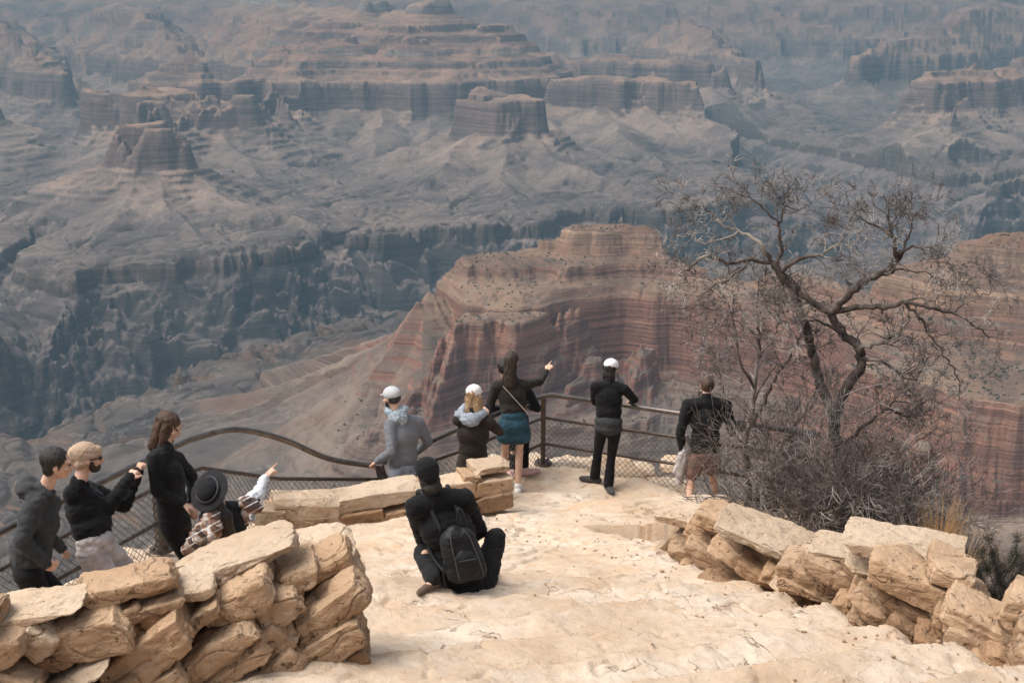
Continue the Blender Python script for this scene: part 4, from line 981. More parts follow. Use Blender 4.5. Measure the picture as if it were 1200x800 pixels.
def person(name_label, J, face, tilt=V3(0, 0, 1), hs=1.0, hands=('relaxed', 'relaxed'), build=1.0, group=None, feet=True):
    """J: dict of world points: head neck chest pelvis shL shR elL elR haL haR hiL hiR knL knR anL anR (L/R = left/right in the picture) and toeL toeR"""
    base = (J['anL'] + J['anR']) / 2; base = V3(base.x, base.y, min(J['anL'].z, J['anR'].z) - .08)
    root = empty('person', base, name_label, 'person', group)
    root['J'] = 0; del root['J']
    P = head_prims(J['head'], face, tilt, hs); b = build
    P.append(('c', J['neck'] - V3(0, 0, .03), J['head'] - tilt * .04 - face * .018, .054 * b, .050))
    mid = (J['shL'] + J['shR']) / 2; A = ((J['shR'] - J['shL']).normalized(), None, (mid - J['pelvis']).normalized()); fr = A[2].cross(A[0]).normalized(); A = (A[0], fr, A[2])
    ch = J['pelvis'].lerp(mid, .68); wa = J['pelvis'].lerp(mid, .35)
    P += [('e', ch, A, (.148 * b, .098 * b, .18)), ('e', wa, A, (.120 * b, .082 * b, .16)), ('e', J['pelvis'] + A[2] * .03, A, (.128 * b, .085 * b, .10)),
          ('c', J['shL'], mid + A[2] * .025, .052 * b, .065 * b), ('c', J['shR'], mid + A[2] * .025, .052 * b, .065 * b)]
    for s in 'LR':
        P += [('c', J['sh' + s], J['el' + s], .048 * b, .036 * b), ('c', J['el' + s], J['ha' + s], .036 * b, .025 * b),
              ('c', J['hi' + s], J['kn' + s], .068 * b, .048 * b), ('c', J['kn' + s], J['an' + s], .052 * b, .034)]
        P.append(('e', J['kn' + s].lerp(J['an' + s], .28) , AX, (.050 * b, .055 * b, .09)))
        d = J['ha' + s] - J['el' + s]; nn = J.get('back' + s, V3(0, 0, 1)); P += hand_prims(J['ha' + s], J.get('hd' + s, d), nn, hands[0 if s == 'L' else 1], .98 * hs, 1 if s == 'L' else -1)
        P.append(('c', J['an' + s] - V3(0, 0, .03), J['toe' + s], .034, .024))
    body = merge(P, 'body', .0078, root, M_SKIN, smooth=2)
    r, f, u = head_axes(face, tilt); c = J['head']
    for sx in (-1, 1): merge([('e', c + r * sx * .031 * hs + f * .083 * hs + u * .004 * hs, (r, f, u), (.013, .008, .007))], 'eye', .003, root, M_EYE, smooth=1)
    merge([('e', c + f * .094 * hs - u * .055 * hs, (r, f, u), (.021, .006, .0065))], 'mouth', .003, root, M_LIP, smooth=1)
    root_b = (root, J, A, b); return root_b
def jacket(R, mat, hem=0.0, puff=1.0, hood=None, name='jacket', sleeveto=.93, wr=.012, flare=1.0, collar=True, hipw=1.0):
    root, J, A, b = R; mid = (J['shL'] + J['shR']) / 2; k = puff
    ch = J['pelvis'].lerp(mid, .70); wa = J['pelvis'].lerp(mid, .38); lo = J['pelvis'].lerp(mid, .06) - A[2] * hem
    P = [('e', ch, A, (.182 * b * k, .128 * b * k, .20)), ('e', wa, A, (.160 * b * k, .122 * b * k, .19)), ('e', lo + A[2] * .07, A, (.172 * b * k * flare * hipw, .132 * b * k * flare, .13)),
         ('c', lo - A[0] * .06 * flare + A[2] * .03, wa - A[0] * .05, .108 * b * k * flare, .10 * k), ('c', lo + A[0] * .06 * flare + A[2] * .03, wa + A[0] * .05, .108 * b * k * flare, .10 * k)]
    for s in 'LR':
        P += [('c', J['sh' + s], mid + A[2] * .02, .066 * b * k, .078 * b * k), ('c', J['sh' + s], J['el' + s], .068 * b * k, .054 * b * k), ('c', J['el' + s], J['el' + s].lerp(J['ha' + s], sleeveto), .053 * b * k, .040 * b * k)]
    if collar: P.append(('c', J['neck'] - V3(0, 0, .045), J['neck'] + V3(0, 0, -.005), .085, .066))
    if hood:
        P += hood
    return merge(P, name, .0125, root, mat, smooth=3, wr=wr)
def trousers(R, mat, name='trousers', loose=1.0, to=1.0, flare=1.0, wr=.010, seat=1.0):
    root, J, A, b = R; l = loose
    P = [('e', J['pelvis'] + A[2] * .03, A, (.160 * b * seat, .122 * b * seat, .125)), ('e', J['pelvis'] - V3(0, 0, .04), A, (.13 * b * seat, .115 * b * seat, .09 * seat))]
    for s in 'LR':
        e = J['kn' + s].lerp(J['an' + s], to) if to >= 0 else J['hi' + s].lerp(J['kn' + s], 1 + to)
        P.append(('c', J['hi' + s], J['pelvis'], .092 * b * l, .10 * b))
        if to >= 0:
            P += [('c', J['hi' + s], J['kn' + s], .094 * b * l, .066 * b * l), ('c', J['kn' + s], e, .064 * b * l, .048 * b * l * flare)]
        else: P.append(('c', J['hi' + s], e, .096 * b * l, .088 * b * l * flare))
    return merge(P, name, .0125, root, mat, smooth=3, wr=wr)
def shoes(R, mat, s=1.0, only=None):
    root, J, A, b = R
    for k in only or 'LR':
        a = J['an' + k]; t = J['toe' + k]; d = (t - a); d.z = 0; d.normalize(); g0 = a - d * .045 - V3(0, 0, .05)
        merge([('c', g0, g0 + d * .14, .043 * s, .044 * s), ('c', g0 + d * .12, g0 + d * .215, .044 * s, .034 * s), ('c', a - V3(0, 0, .045), a + V3(0, 0, .01), .046, .046)], 'shoe', .007, root, mat, smooth=2)
def hair(R, prims, mat, name='hair', wr=.010, vox=.009):
    return merge(prims, name, vox, R[0], mat, smooth=2, wr=wr, wscale=.03, wdir=(1, 1, .25))
def skull_hair(J, face, tilt, hs=1.0, grow=.012, back=.022, up=.026):
    r, f, u = head_axes(face, tilt); return ('e', J['head'] - f * back * hs + u * up * hs, (r, f, u), ((.074 + grow) * hs, (.090 + grow) * hs, (.090 + grow) * hs))
def cap(R, face, tilt, mat, hs=1.0, brim=True, back=False):
    root, J, A, b = R; r, f, u = head_axes(face, tilt); c = J['head']
    P = [('e', c - f * .012 * hs + u * .050 * hs, (r, f, u), (.090 * hs, .104 * hs, .080 * hs))]
    if brim:
        for sx in (-1, 0, 1): P.append(('c', c + f * .075 * hs + u * .045 * hs + r * sx * .035, c + f * (.155 - .02 * abs(sx)) * hs + u * .026 * hs + r * sx * .032, .010, .008))
    o = merge(P, 'cap', .0075, root, mat, smooth=2)
    merge([('e', c - f * .012 * hs + u * .132 * hs, (r, f, u), (.008, .008, .005))], 'button', .003, root, mat, parent=o, smooth=1)
    return o
def pts(d, Y=None):
    out = {}
    for k, v in d.items():
        out[k] = U(v[0], v[1], v[2] if len(v) > 2 else Y) if isinstance(v, tuple) else v
    return out
def fix_arm(J, s, hint, l1=.29, l2=.26):
    J['el' + s] = two_bone(J['sh' + s], J['ha' + s], l1, l2, hint)
def stand(J, s, x, y, toe, knee=V3(0, -1, 0), lift=0.0, z=None):
    """put the foot s on the ground at x,y and bend the knee"""
    g0 = (gz(x, y) if z is None else z) + lift; J['an' + s] = V3(x, y, g0 + .085); t = toe.normalized(); J['toe' + s] = V3(x, y, g0 + .03) + t * .16
    L = (J['hi' + s] - J['an' + s]).length; L = max(L, .6); J['kn' + s] = two_bone(J['hi' + s], J['an' + s], L * .505, L * .505, knee)
M_BLACK = cloth((.006, .006, .007), name='black_cloth'); M_BLACK2 = cloth((.009, .009, .010), 200, .3, name='black_coat_cloth'); M_CHAR = cloth((.036, .038, .040), name='charcoal_fleece')
M_GREYB = cloth((.145, .152, .166), 220, .12, name='blue_grey_softshell'); M_LJEAN = cloth((.28, .30, .33), name='pale_denim'); M_BRJ = cloth((.030, .022, .017), name='dark_brown_cloth')
M_LGREY = cloth((.40, .37, .36), name='light_grey_jersey'); M_HOODG = cloth((.26, .29, .33), name='grey_hood_cloth'); M_SKIRT = cloth((.022, .062, .085), name='blue_denim'); M_BRS = cloth((.16, .095, .075), name='brown_shorts_cloth')
M_WHITEC = cloth((.72, .70, .68), 150, .05, name='white_cap_cloth'); M_CAPG = cloth((.42, .43, .44), 150, .08, name='grey_cap_cloth'); M_BEIGE = None; M_SHOEW = cloth((.66, .64, .62), 90, .06, name='white_shoe_leather')
M_SHOEB = cloth((.05, .045, .045), 90, .2, name='dark_shoe_leather'); M_SHOEP = cloth((.55, .36, .34), 90, .1, name='pinkish_shoe_cloth'); M_OLIVE = cloth((.022, .018, .015), 220, .2, name='dark_olive_wool'); M_BOOT = cloth((.11, .075, .055), 90, .2, name='brown_boot_leather')
FW = V3(0, 1, 0); UPV = V3(0, 0, 1)

g = NG('beige_knit', .95); p = g.obj(); xx = g.sep(g.mapping(p, (1, 1, 1), (.2, .25, 0)))
rb = g.math('SINE', g.math('MULTIPLY', g.math('ADD', xx[0], g.math('MULTIPLY', xx[1], .6)), 520)); n = g.noise(p, 16, 4, .65)
c = g.mix(g.rng(rb, -.7, .7), (.40, .28, .195), (.55, .41, .30)); c = g.mix(g.rng(n, .4, .7, 0, .35), c, (.36, .25, .17))
M_BEIGE = g.done(c, g.bump(g.math('ADD', g.math('MULTIPLY', rb, .3), n), .8, .008))
# --- woman in black jacket, white cap
J = pts(dict(head=(716, 432, 15.86), neck=(714, 445, 15.8), shL=(697, 453, 15.78), shR=(731, 455, 15.78), haL=(708, 478, 16.12), haR=(740, 470, 16.18), pelvis=(713, 499, 15.75), hiL=(705, 503, 15.75), hiR=(721, 503, 15.75)))
fix_arm(J, 'L', V3(-1, -.4, -.3)); fix_arm(J, 'R', V3(.9, -.5, -.5))
a = UZ(697, 566, 0); b_ = UZ(713, 572, 0); stand(J, 'L', a.x, a.y, V3(-1, .3, 0), FW); stand(J, 'R', b_.x, b_.y, V3(.2, -1, 0), FW)
t = V3(.12, .1, 1).normalized(); fc = V3(.5, .85, -.15)
R = person('woman in black jacket and flared black trousers with a white cap, leaning on the railing', J, fc, t, .98, ('grip', 'grip'), .92)
jacket(R, M_BLACK, -.10, 1.0, wr=.012); trousers(R, M_BLACK, loose=.95, flare=1.55)
merge([('e', J['pelvis'] + V3(0, 0, .06), R[2], (.175, .14, .11)), ('e', J['pelvis'] - V3(0, 0, .02), R[2], (.178, .142, .09))], 'shirt_tail', .012, R[0], M_CHAR, wr=.008)
r_, f_, u_ = head_axes(fc, t)
hair(R, [skull_hair(J, fc, t, .98), ('e', J['head'] - f_ * .045 - u_ * .055, (r_, f_, u_), (.080, .062, .085)), ('e', J['head'] - f_ * .03 - u_ * .10, (r_, f_, u_), (.085, .06, .055))], H_BLACK)
cap(R, fc, t, M_WHITEC, 1.0); shoes(R, M_SHOEB)
# --- man in shorts
J = pts(dict(head=(829, 452, 15.35), neck=(828, 465, 15.3), shL=(806, 474, 15.3), shR=(850, 474, 15.3), elL=(797, 508, 15.3), haL=(800, 530, 15.4), elR=(858, 506, 15.35), haR=(872, 499, 15.55), pelvis=(826, 533, 15.3), hiL=(817, 537, 15.3), hiR=(835, 537, 15.3)))
a = UZ(807, 596, -.03); stand(J, 'L', a.x, a.y, V3(-.5, .9, 0), FW, z=-.04); stand(J, 'R', a.x + .36, a.y + .25, V3(.2, .9, 0), FW, z=-.06)
fc = V3(.1, 1, -.1); R = person('man in black jacket and brown shorts touching the bare tree, one leg bare', J, fc, UPV, 1.0, ('grip', 'relaxed'), 1.05)
jacket(R, M_BLACK2, -.02, 1.03); trousers(R, M_BRS, 'shorts', .98, -.32, 1.08)
hair(R, [skull_hair(J, fc, UPV, 1.0, .008, .02, .022)], H_BROWN, wr=.004); shoes(R, M_SHOEW)
# --- light grey jacket held in his hand
c0 = J['haL'] + V3(-.02, -.04, 0); jk = empty('held_jacket', c0, 'light grey jacket hanging from the left hand of the man in shorts', 'jacket')
merge([('c', c0 + V3(.06, 0, .22), c0 + V3(.03, 0, -.05), .03, .07), ('c', c0 + V3(.03, 0, -.05), c0 + V3(-.02, 0, -.36), .075, .05), ('c', c0 + V3(.0, -.02, -.0), c0 + V3(-.08, -.01, -.22), .05, .03), ('c', c0 + V3(.08, .0, .1), c0 + V3(.07, .02, -.22), .04, .035)], 'cloth', .012, jk, M_LGREY, wr=.026, wscale=.07, wdir=(1.5, 1.5, .5))
# --- hidden companion behind the woman in the skirt
J = pts(dict(head=(590, 431, 16.25), neck=(594, 446, 16.25), shL=(580, 456, 16.25), shR=(617, 456, 16.2), haL=(588, 478, 16.5), haR=(619, 476, 16.45), pelvis=(606, 500, 16.2), hiL=(600, 504, 16.2), hiR=(614, 504, 16.2)))
fix_arm(J, 'L', V3(-.6, -.4, -.6)); fix_arm(J, 'R', V3(.6, -.4, -.6)); a = UZ(603, 552, .02); stand(J, 'L', a.x - .02, a.y - .1, V3(-.7, .3, 0), FW); stand(J, 'R', a.x + .14, a.y, V3(.8, .35, 0), FW)
fc = V3(-.2, 1, -.1); R = person('person all in black with pinkish shoes, mostly hidden behind the woman in blue skirt', J, fc, UPV, .97, ('grip', 'grip'), .95)
jacket(R, M_BLACK, -.02); trousers(R, M_BLACK, loose=.95); hair(R, [skull_hair(J, fc, UPV)], H_BLACK); shoes(R, M_SHOEP)
# --- woman in blue skirt pointing
J = pts(dict(head=(600, 423, 15.82), neck=(600, 441, 15.8), shL=(582, 452, 15.78), shR=(617, 451, 15.82), haL=(574, 486, 16.1), elR=(634, 444, 16.0), haR=(641, 434, 16.25), pelvis=(602, 492, 15.78), hiL=(594, 497, 15.78), hiR=(610, 497, 15.78)))
dl = (J['shR'] - J['haR']).length; J['elR'] = two_bone(J['shR'], J['haR'], dl * .54, dl * .49, V3(.5, -.2, -1)); J['hdR'] = V3(.45, .5, .5); fix_arm(J, 'L', V3(-.8, -.5, -.2), .28, .25); J['backR'] = V3(0, -.4, 1)
a = UZ(590, 566, 0); b_ = UZ(607, 574, 0); stand(J, 'L', a.x, a.y, V3(-.3, 1, 0), FW); stand(J, 'R', b_.x, b_.y, V3(.1, 1, 0), FW)
t = V3(.02, .05, 1).normalized(); fc = V3(.35, .93, 0)
R = person('woman with long dark hair, dark sweater and blue denim skirt, arm raised to point', J, fc, t, 1.0, ('relaxed', 'point'), .93)
jacket(R, M_OLIVE, -.07, 1.0, name='sweater')
A = R[2]; p0 = J['pelvis']
merge([('e', p0 + V3(0, 0, .07), A, (.158, .125, .10)), ('e', p0 - V3(0, 0, .05), A, (.19, .145, .14)), ('c', p0 + V3(-.085, 0, -.04), p0 + V3(-.105, 0, -.20), .105, .108), ('c', p0 + V3(.085, 0, -.04), p0 + V3(.105, 0, -.20), .105, .108), ('c', p0 + V3(-.1, .0, -.2), p0 + V3(.1, .0, -.2), .105, .105)], 'skirt', .012, R[0], M_SKIRT, wr=.010)
r_, f_, u_ = head_axes(fc, t); hd = J['head']
hair(R, [skull_hair(J, fc, t, 1.0, .016), ('c', hd - f_ * .05, hd - f_ * .075 - u_ * .26, .082, .075), ('c', hd - f_ * .07 - u_ * .2, hd - f_ * .085 - u_ * .42 - r_ * .02, .078, .035), ('c', hd - f_ * .07 - u_ * .2 - r_ * .05, hd - f_ * .08 - u_ * .38 - r_ * .07, .05, .02)], H_DKBR, wr=.014)
hair(R, [('c', J['shL'] + V3(.08, -.12, .03), J['pelvis'] + V3(.17, -.11, .12), .006, .006)], cloth((.45, .36, .30), 90, .1, name='pale_strap'), 'bag_strap', wr=0, vox=.004)
shoes(R, M_SHOEW)
# --- blonde woman with phone
J = pts(dict(head=(556, 463, 15.0), neck=(552, 480, 14.95), shL=(537, 492, 14.9), shR=(572, 493, 14.95), haR=(571, 490, 15.28), haL=(566, 498, 15.3), pelvis=(554, 545, 14.95), hiL=(546, 549, 14.95), hiR=(562, 549, 14.95)))
fix_arm(J, 'L', V3(-.8, -.2, -.8), .28, .25); fix_arm(J, 'R', V3(.9, -.3, -.9), .28, .25); J['backR'] = V3(.3, -1, .3); J['hdR'] = V3(-.1, .1, 1)
stand(J, 'L', J['hiL'].x, 14.95, FW, FW, z=0.02); stand(J, 'R', J['hiR'].x + .03, 14.9, FW, FW, z=.02)
t = V3(-.05, .12, 1).normalized(); fc = V3(.45, .8, -.12)
R = person('blonde woman in dark brown jacket with grey hood and white cap, holding a phone', J, fc, t, 1.0, ('relaxed', 'relaxed'), .95)
nk = J['neck']
jacket(R, M_BRJ, .10, 1.12, flare=1.08, name='jacket'); trousers(R, M_BLACK)
merge([('c', nk + V3(-.14, -.04, -.04), nk + V3(0, -.13, -.10), .055, .065), ('c', nk + V3(.14, -.03, -.03), nk + V3(0, -.13, -.10), .05, .065), ('c', nk + V3(-.14, -.04, -.04), nk + V3(-.07, .04, .03), .05, .04), ('e', nk + V3(0, -.12, -.08), AX, (.12, .07, .085))], 'hood', .010, R[0], M_HOODG, wr=.012)
r_, f_, u_ = head_axes(fc, t); hd = J['head']
hair(R, [skull_hair(J, fc, t, .97, .010), ('c', hd - f_ * .045 - u_ * .03 - r_ * .03, hd - f_ * .06 - u_ * .17 - r_ * .045, .062, .05), ('c', hd - f_ * .03 - u_ * .03 + r_ * .03, hd - f_ * .03 - u_ * .17 + r_ * .05, .058, .045), ('c', hd - u_ * .04 + r_ * .06, hd + f_ * .01 - u_ * .18 + r_ * .075, .03, .03)], H_BLOND, wr=.018)
cap(R, fc, t, M_WHITEC, 1.0); shoes(R, M_SHOEB)
ph = J['haR'] + V3(.01, .02, .085); pr = empty('phone', ph, 'black phone held up by the blonde woman in the white cap', 'phone')
def slab(name, c, L, W_, T, rot, mat, parent, bev=.006):
    bm = bmesh.new(); bmesh.ops.create_cube(bm, size=1); 
    for v in bm.verts: v.co = Vector((v.co.x * L, v.co.y * T, v.co.z * W_))
    bmesh.ops.bevel(bm, geom=bm.edges[:], offset=bev, segments=2, affect='EDGES'); bm.transform(Matrix.Translation(c - parent.location) @ rot)
    me = bpy.data.meshes.new(name); bm.to_mesh(me); bm.free(); return link(name, me, mat, parent)
rot = Matrix.Rotation(-.35, 4, 'Z') @ Matrix.Rotation(-.25, 4, 'X'); M_PHONE = flat('phone_case', (.012, .012, .013), (.02, .02, .02), 10, .3)
slab('case', ph, .078, .155, .011, rot, M_PHONE, pr, .004); slab('screen', ph + rot @ V3(0, -.0065, 0), .068, .142, .002, rot, flat('phone_screen', (.02, .022, .026), (.03, .032, .036), 5, .1), pr, .0008)
# --- man in blue-grey jacket, grey cap
J = pts(dict(head=(459, 466, 14.42), neck=(465, 482, 14.42), shL=(457, 497, 14.32), shR=(490, 494, 14.52), haL=(441, 541, 14.28), haR=(488, 530, 14.72), pelvis=(471, 549, 14.38), hiL=(464, 554, 14.32), hiR=(480, 554, 14.42)))
J['elL'] = two_bone(J['shL'], J['haL'], .31, .26, V3(.3, -.6, -.6)); fix_arm(J, 'R', V3(.8, -.1, -.6)); J['backL'] = V3(-.2, -.1, 1)
stand(J, 'L', J['hiL'].x, 14.34, V3(-.6, .8, 0), FW, z=0.0); stand(J, 'R', J['hiR'].x + .04, 14.44, V3(-.4, .9, 0), FW, z=0.0)
t = V3(-.06, 0, 1).normalized(); fc = V3(-.75, .62, -.12)
R = person('bearded man in blue-grey jacket, grey cap and pale jeans, one hand on the lowered handrail', J, fc, t, 1.02, ('grip', 'relaxed'), 1.04)
jacket(R, M_GREYB, -.03, 1.02, wr=.010); trousers(R, M_LJEAN); shoes(R, M_SHOEB); cap(R, fc, t, M_CAPG, 1.03)
r_, f_, u_ = head_axes(fc, t); hd = J['head']
hair(R, [('e', hd - f_ * .03 + u_ * .005, (r_, f_, u_), (.083, .085, .075))], H_BLACK, wr=.004)
hair(R, [('e', hd + f_ * .048 - u_ * .075, (r_, f_, u_), (.054, .046, .045)), ('c', hd - u_ * .02 + r_ * .066 + f_ * .015, hd + f_ * .03 - u_ * .07 + r_ * .045, .014, .026), ('c', hd - u_ * .02 - r_ * .066 + f_ * .015, hd + f_ * .03 - u_ * .07 - r_ * .045, .014, .026)], H_BLACK, 'beard', wr=.004, vox=.007)
g = NG('patterned_scarf', .9); vv = g.voro(g.obj(), 34); M_SCARF = g.done(g.mix(g.rng(vv, .2, .5), (.44, .50, .53), (.24, .29, .33)))
nk = J['neck']; merge([('c', nk + V3(-.085, .02, .01), nk + V3(.085, -.02, .02), .055, .055), ('c', nk + V3(-.05, .06, -.0), nk + V3(.05, .06, 0), .05, .05), ('e', nk + V3(.02, -.08, -.05), AX, (.11, .05, .085)), ('c', nk + V3(-.08, -.02, 0), nk + V3(.0, -.09, -.05), .05, .05)], 'scarf', .010, R[0], M_SCARF, wr=.02, wscale=.05)
TZ = .84
def feet_left(J, xl, yl, xr, yr, td):
    stand(J, 'L', xl, yl, td, FW, z=gz(xl, yl)); stand(J, 'R', xr, yr, td, FW, z=gz(xr, yr))
# --- hoodie man
J = pts(dict(head=(67, 543, 9.75), neck=(52, 570, 9.75), shL=(42, 588, 9.62), shR=(60, 590, 9.95), elL=(46, 628, 9.5), haL=(52, 658, 9.58), pelvis=(32, 664, 9.75), hiL=(32, 672, 9.66), hiR=(38, 672, 9.85), haR=(70, 640, 10.1)))
J['elL'] = two_bone(J['shL'], J['haL'], .30, .26, V3(-.6, -.6, 0)); fix_arm(J, 'R', V3(-.4, .2, -.6)); J['hdL'] = V3(.7, .3, -.5); J['backL'] = V3(0, -1, 0)
feet_left(J, -3.50, 9.7, -3.30, 10.0, V3(1, .2, 0)); t = V3(.28, 0, .96).normalized(); fc = V3(.95, .30, -.10)
R = person('man in charcoal hoodie and black trousers with short black hair, standing farthest left', J, fc, t, 1.10, ('fist', 'fist'), 1.10)
nk = J['neck']; jacket(R, M_CHAR, -.03, 1.10, name='hoodie', sleeveto=1.06, hood=[('c', nk + V3(-.10, -.08, .0), nk + V3(-.14, .06, -.02), .065, .065), ('e', nk + V3(-.13, 0, -.01), AX, (.08, .13, .085)), ('c', nk + V3(-.08, -.09, .01), nk + V3(.05, -.06, -.05), .05, .035)], wr=.016)
trousers(R, M_BLACK, loose=1.05); shoes(R, M_SHOEB)
r_, f_, u_ = head_axes(fc, t); hd = J['head']
hair(R, [('e', hd - f_ * .026 + u_ * .042, (r_, f_, u_), (.094, .106, .098)), ('e', hd - f_ * .06 - u_ * .02, (r_, f_, u_), (.084, .055, .08)), ('c', hd + f_ * .012 + u_ * .05 + r_ * .075, hd + f_ * .01 - u_ * .02 + r_ * .083, .014, .008)], H_BLACK, wr=.006)
# --- man in beige beanie
J = pts(dict(head=(103, 536, 10.35), neck=(92, 563, 10.3), shL=(86, 579, 10.28), shR=(108, 577, 10.62), haR=(160, 556, 10.85), haL=(150, 562, 10.66), pelvis=(113, 638, 10.3), hiL=(107, 648, 10.22), hiR=(124, 648, 10.42)))
J['elL'] = two_bone(J['shL'], J['haL'], .33, .30, V3(.1, -.3, -1)); J['elR'] = two_bone(J['shR'], J['haR'], .31, .27, V3(.2, .1, -1))
feet_left(J, -3.12, 10.15, -2.95, 10.5, V3(1, .3, 0)); t = V3(.10, 0, 1).normalized(); fc = V3(.93, .36, -.05)
R = person('bearded man in beige beanie, black jacket and light grey trousers leaning on the handrail', J, fc, t, 1.10, ('fist', 'fist'), 1.08)
jacket(R, M_BLACK, -.05, 1.16, wr=.020, flare=.98, sleeveto=1.08); trousers(R, M_LGREY, loose=1.25, seat=1.12, wr=.016); shoes(R, M_SHOEB)
r_, f_, u_ = head_axes(fc, t); hd = J['head']
merge([('e', hd - f_ * .024 + u_ * .040, (r_, f_, u_), (.094, .112, .098)), ('e', hd - f_ * .06 - u_ * .03, (r_, f_, u_), (.084, .062, .07)), ('c', hd - f_ * .08 + u_ * .06, hd - f_ * .115 + u_ * .02, .06, .05), ('e', hd - f_ * .03 - u_ * .02 + f_ * .0, (r_, f_, u_), (.092, .090, .045)), ('c', hd - f_ * .10 + u_ * .05, hd - f_ * .125 - u_ * .01, .055, .04), ('c', hd + f_ * .07 + u_ * .055, hd - f_ * .09 - u_ * .045, .045, .045), ('e', hd - f_ * .012 + u_ * .036, (r_, f_, u_), (.097, .108, .028))], 'beanie', .008, R[0], M_BEIGE, wr=.008, wscale=.05)
hair(R, [('e', hd + f_ * .050 - u_ * .078, (r_, f_, u_), (.056, .052, .052)), ('c', hd - u_ * .02 + r_ * .070 + f_ * .02, hd + f_ * .03 - u_ * .07 + r_ * .05, .016, .03), ('c', hd - u_ * .02 - r_ * .070 + f_ * .02, hd + f_ * .03 - u_ * .07 - r_ * .05, .016, .03)], H_BLACK, 'beard', wr=.004, vox=.008)
M_GLASS = flat('sunglass_plastic', (.012, .012, .013), (.02, .018, .02), 8, .15)
merge([('c', hd + r_ * .085 + f_ * .0 + u_ * .008, hd + r_ * .070 + f_ * .082 + u_ * .012, .006, .006), ('c', hd - r_ * .085 + u_ * .008, hd - r_ * .070 + f_ * .082 + u_ * .012, .006, .006), ('e', hd + r_ * .033 + f_ * .098 + u_ * .004, (r_, f_, u_), (.028, .010, .020)), ('e', hd - r_ * .033 + f_ * .098 + u_ * .004, (r_, f_, u_), (.028, .010, .020)), ('c', hd + r_ * .02 + f_ * .1 + u_ * .01, hd - r_ * .02 + f_ * .1 + u_ * .01, .004, .004)], 'sunglasses', .005, R[0], M_GLASS, smooth=1)
# --- woman in black coat
J = pts(dict(head=(198, 499, 11.15), neck=(193, 522, 11.1), shL=(181, 536, 10.95), shR=(206, 536, 11.25), haL=(214, 590, 11.0), haR=(226, 588, 11.25), pelvis=(205, 612, 11.1), hiL=(200, 620, 11.02), hiR=(212, 620, 11.18)))
J['elL'] = two_bone(J['shL'], J['haL'], .30, .25, V3(-.6, -.2, -.4)); J['elR'] = two_bone(J['shR'], J['haR'], .30, .25, V3(.2, .2, -.6))
feet_left(J, -2.72, 11.02, -2.66, 11.22, V3(1, 0, 0)); t = V3(.02, 0, 1).normalized(); fc = V3(.88, -.12, -.30)
R = person('woman in long black coat with brown shoulder-length hair, looking down beside the rail post', J, fc, t, 1.05, ('relaxed', 'relaxed'), .98)
jacket(R, M_BLACK2, .10, 1.06, name='coat', flare=.98, wr=.012); trousers(R, M_BLACK, loose=.95); shoes(R, M_SHOEB)
r_, f_, u_ = head_axes(fc, t); hd = J['head']
hair(R, [('e', hd - f_ * .020 + u_ * .040, (r_, f_, u_), (.092, .108, .096)), ('c', hd + f_ * .05 + u_ * .07 + r_ * .03, hd + f_ * .03 - u_ * .10 + r_ * .084, .022, .016), ('c', hd + f_ * .05 + u_ * .07 - r_ * .03, hd + f_ * .03 - u_ * .10 - r_ * .084, .022, .016), ('c', hd - f_ * .05 + u_ * .0, hd - f_ * .075 - u_ * .22, .078, .06), ('c', hd + r_ * .075 - f_ * .01 + u_ * .02, hd + r_ * .085 + f_ * .01 - u_ * .20, .030, .026), ('c', hd - r_ * .075 - f_ * .01 + u_ * .02, hd - r_ * .085 + f_ * .03 - u_ * .22, .030, .030)], H_BROWN, wr=.016)
# --- woman in wide black hat pointing
J = pts(dict(head=(250, 578, 10.55), neck=(262, 594, 10.6), shL=(243, 606, 10.5), shR=(286, 594, 10.75), haR=(311, 559, 11.05), haL=(236, 640, 10.85), pelvis=(270, 655, 10.65), hiL=(262, 662, 10.6), hiR=(280, 662, 10.7)))
dl = (J['shR'] - J['haR']).length; J['elR'] = two_bone(J['shR'], J['haR'], dl * .52, dl * .50, V3(.3, -.3, -1)); J['hdR'] = V3(.55, .35, .5); J['elL'] = two_bone(J['shL'], J['haL'], .27, .24, V3(-1, -.5, 0)); J['backR'] = V3(-.5, -.3, .6)
feet_left(J, -2.42, 10.62, -2.28, 10.75, V3(.4, 1, 0)); t = V3(-.42, -.22, .88).normalized(); fc = V3(.35, .9, -.1)
R = person('woman in wide black hat and plaid shawl, back turned, pointing into the canyon', J, fc, t, 1.05, ('relaxed', 'point'), .98)
jacket(R, M_BLACK2, .0, 1.0, name='jacket', sleeveto=.2); trousers(R, M_BLACK); shoes(R, M_SHOEB)
r_, f_, u_ = head_axes(fc, t); hd = J['head']
M_FELT = cloth((.014, .014, .016), 300, .2, name='black_felt'); hc = hd + u_ * .065; u_ = V3(-.38, -.66, .64).normalized(); r_ = V3(0, 1, 0).cross(u_).normalized(); r_ = -r_; f_ = u_.cross(r_).normalized()
hc = hd + u_ * .06
ha = merge([('e', hc, (r_, f_, u_), (.185, .195, .012)), ('e', hc + u_ * .012, (r_, f_, u_), (.11, .12, .02)), ('e', hc + u_ * .05, (r_, f_, u_), (.092, .105, .075)), ('e', hc + u_ * .075 - f_ * .03, (r_, f_, u_), (.08, .07, .05))], 'hat', .0075, R[0], M_FELT, wr=.006, wscale=.2)
bnd = [(hc + u_ * .032 + r_ * .102 * math.cos(q) + f_ * .115 * math.sin(q)) for q in np.linspace(0, 2 * math.pi, 25)]
link('hat_band', tubes_mesh('hat_band', [(bnd, .009, 6)], R[0].location), cloth((.05, .05, .055), 90, .1, name='grey_band'), ha)
r_, f_, u_ = head_axes(fc, t)
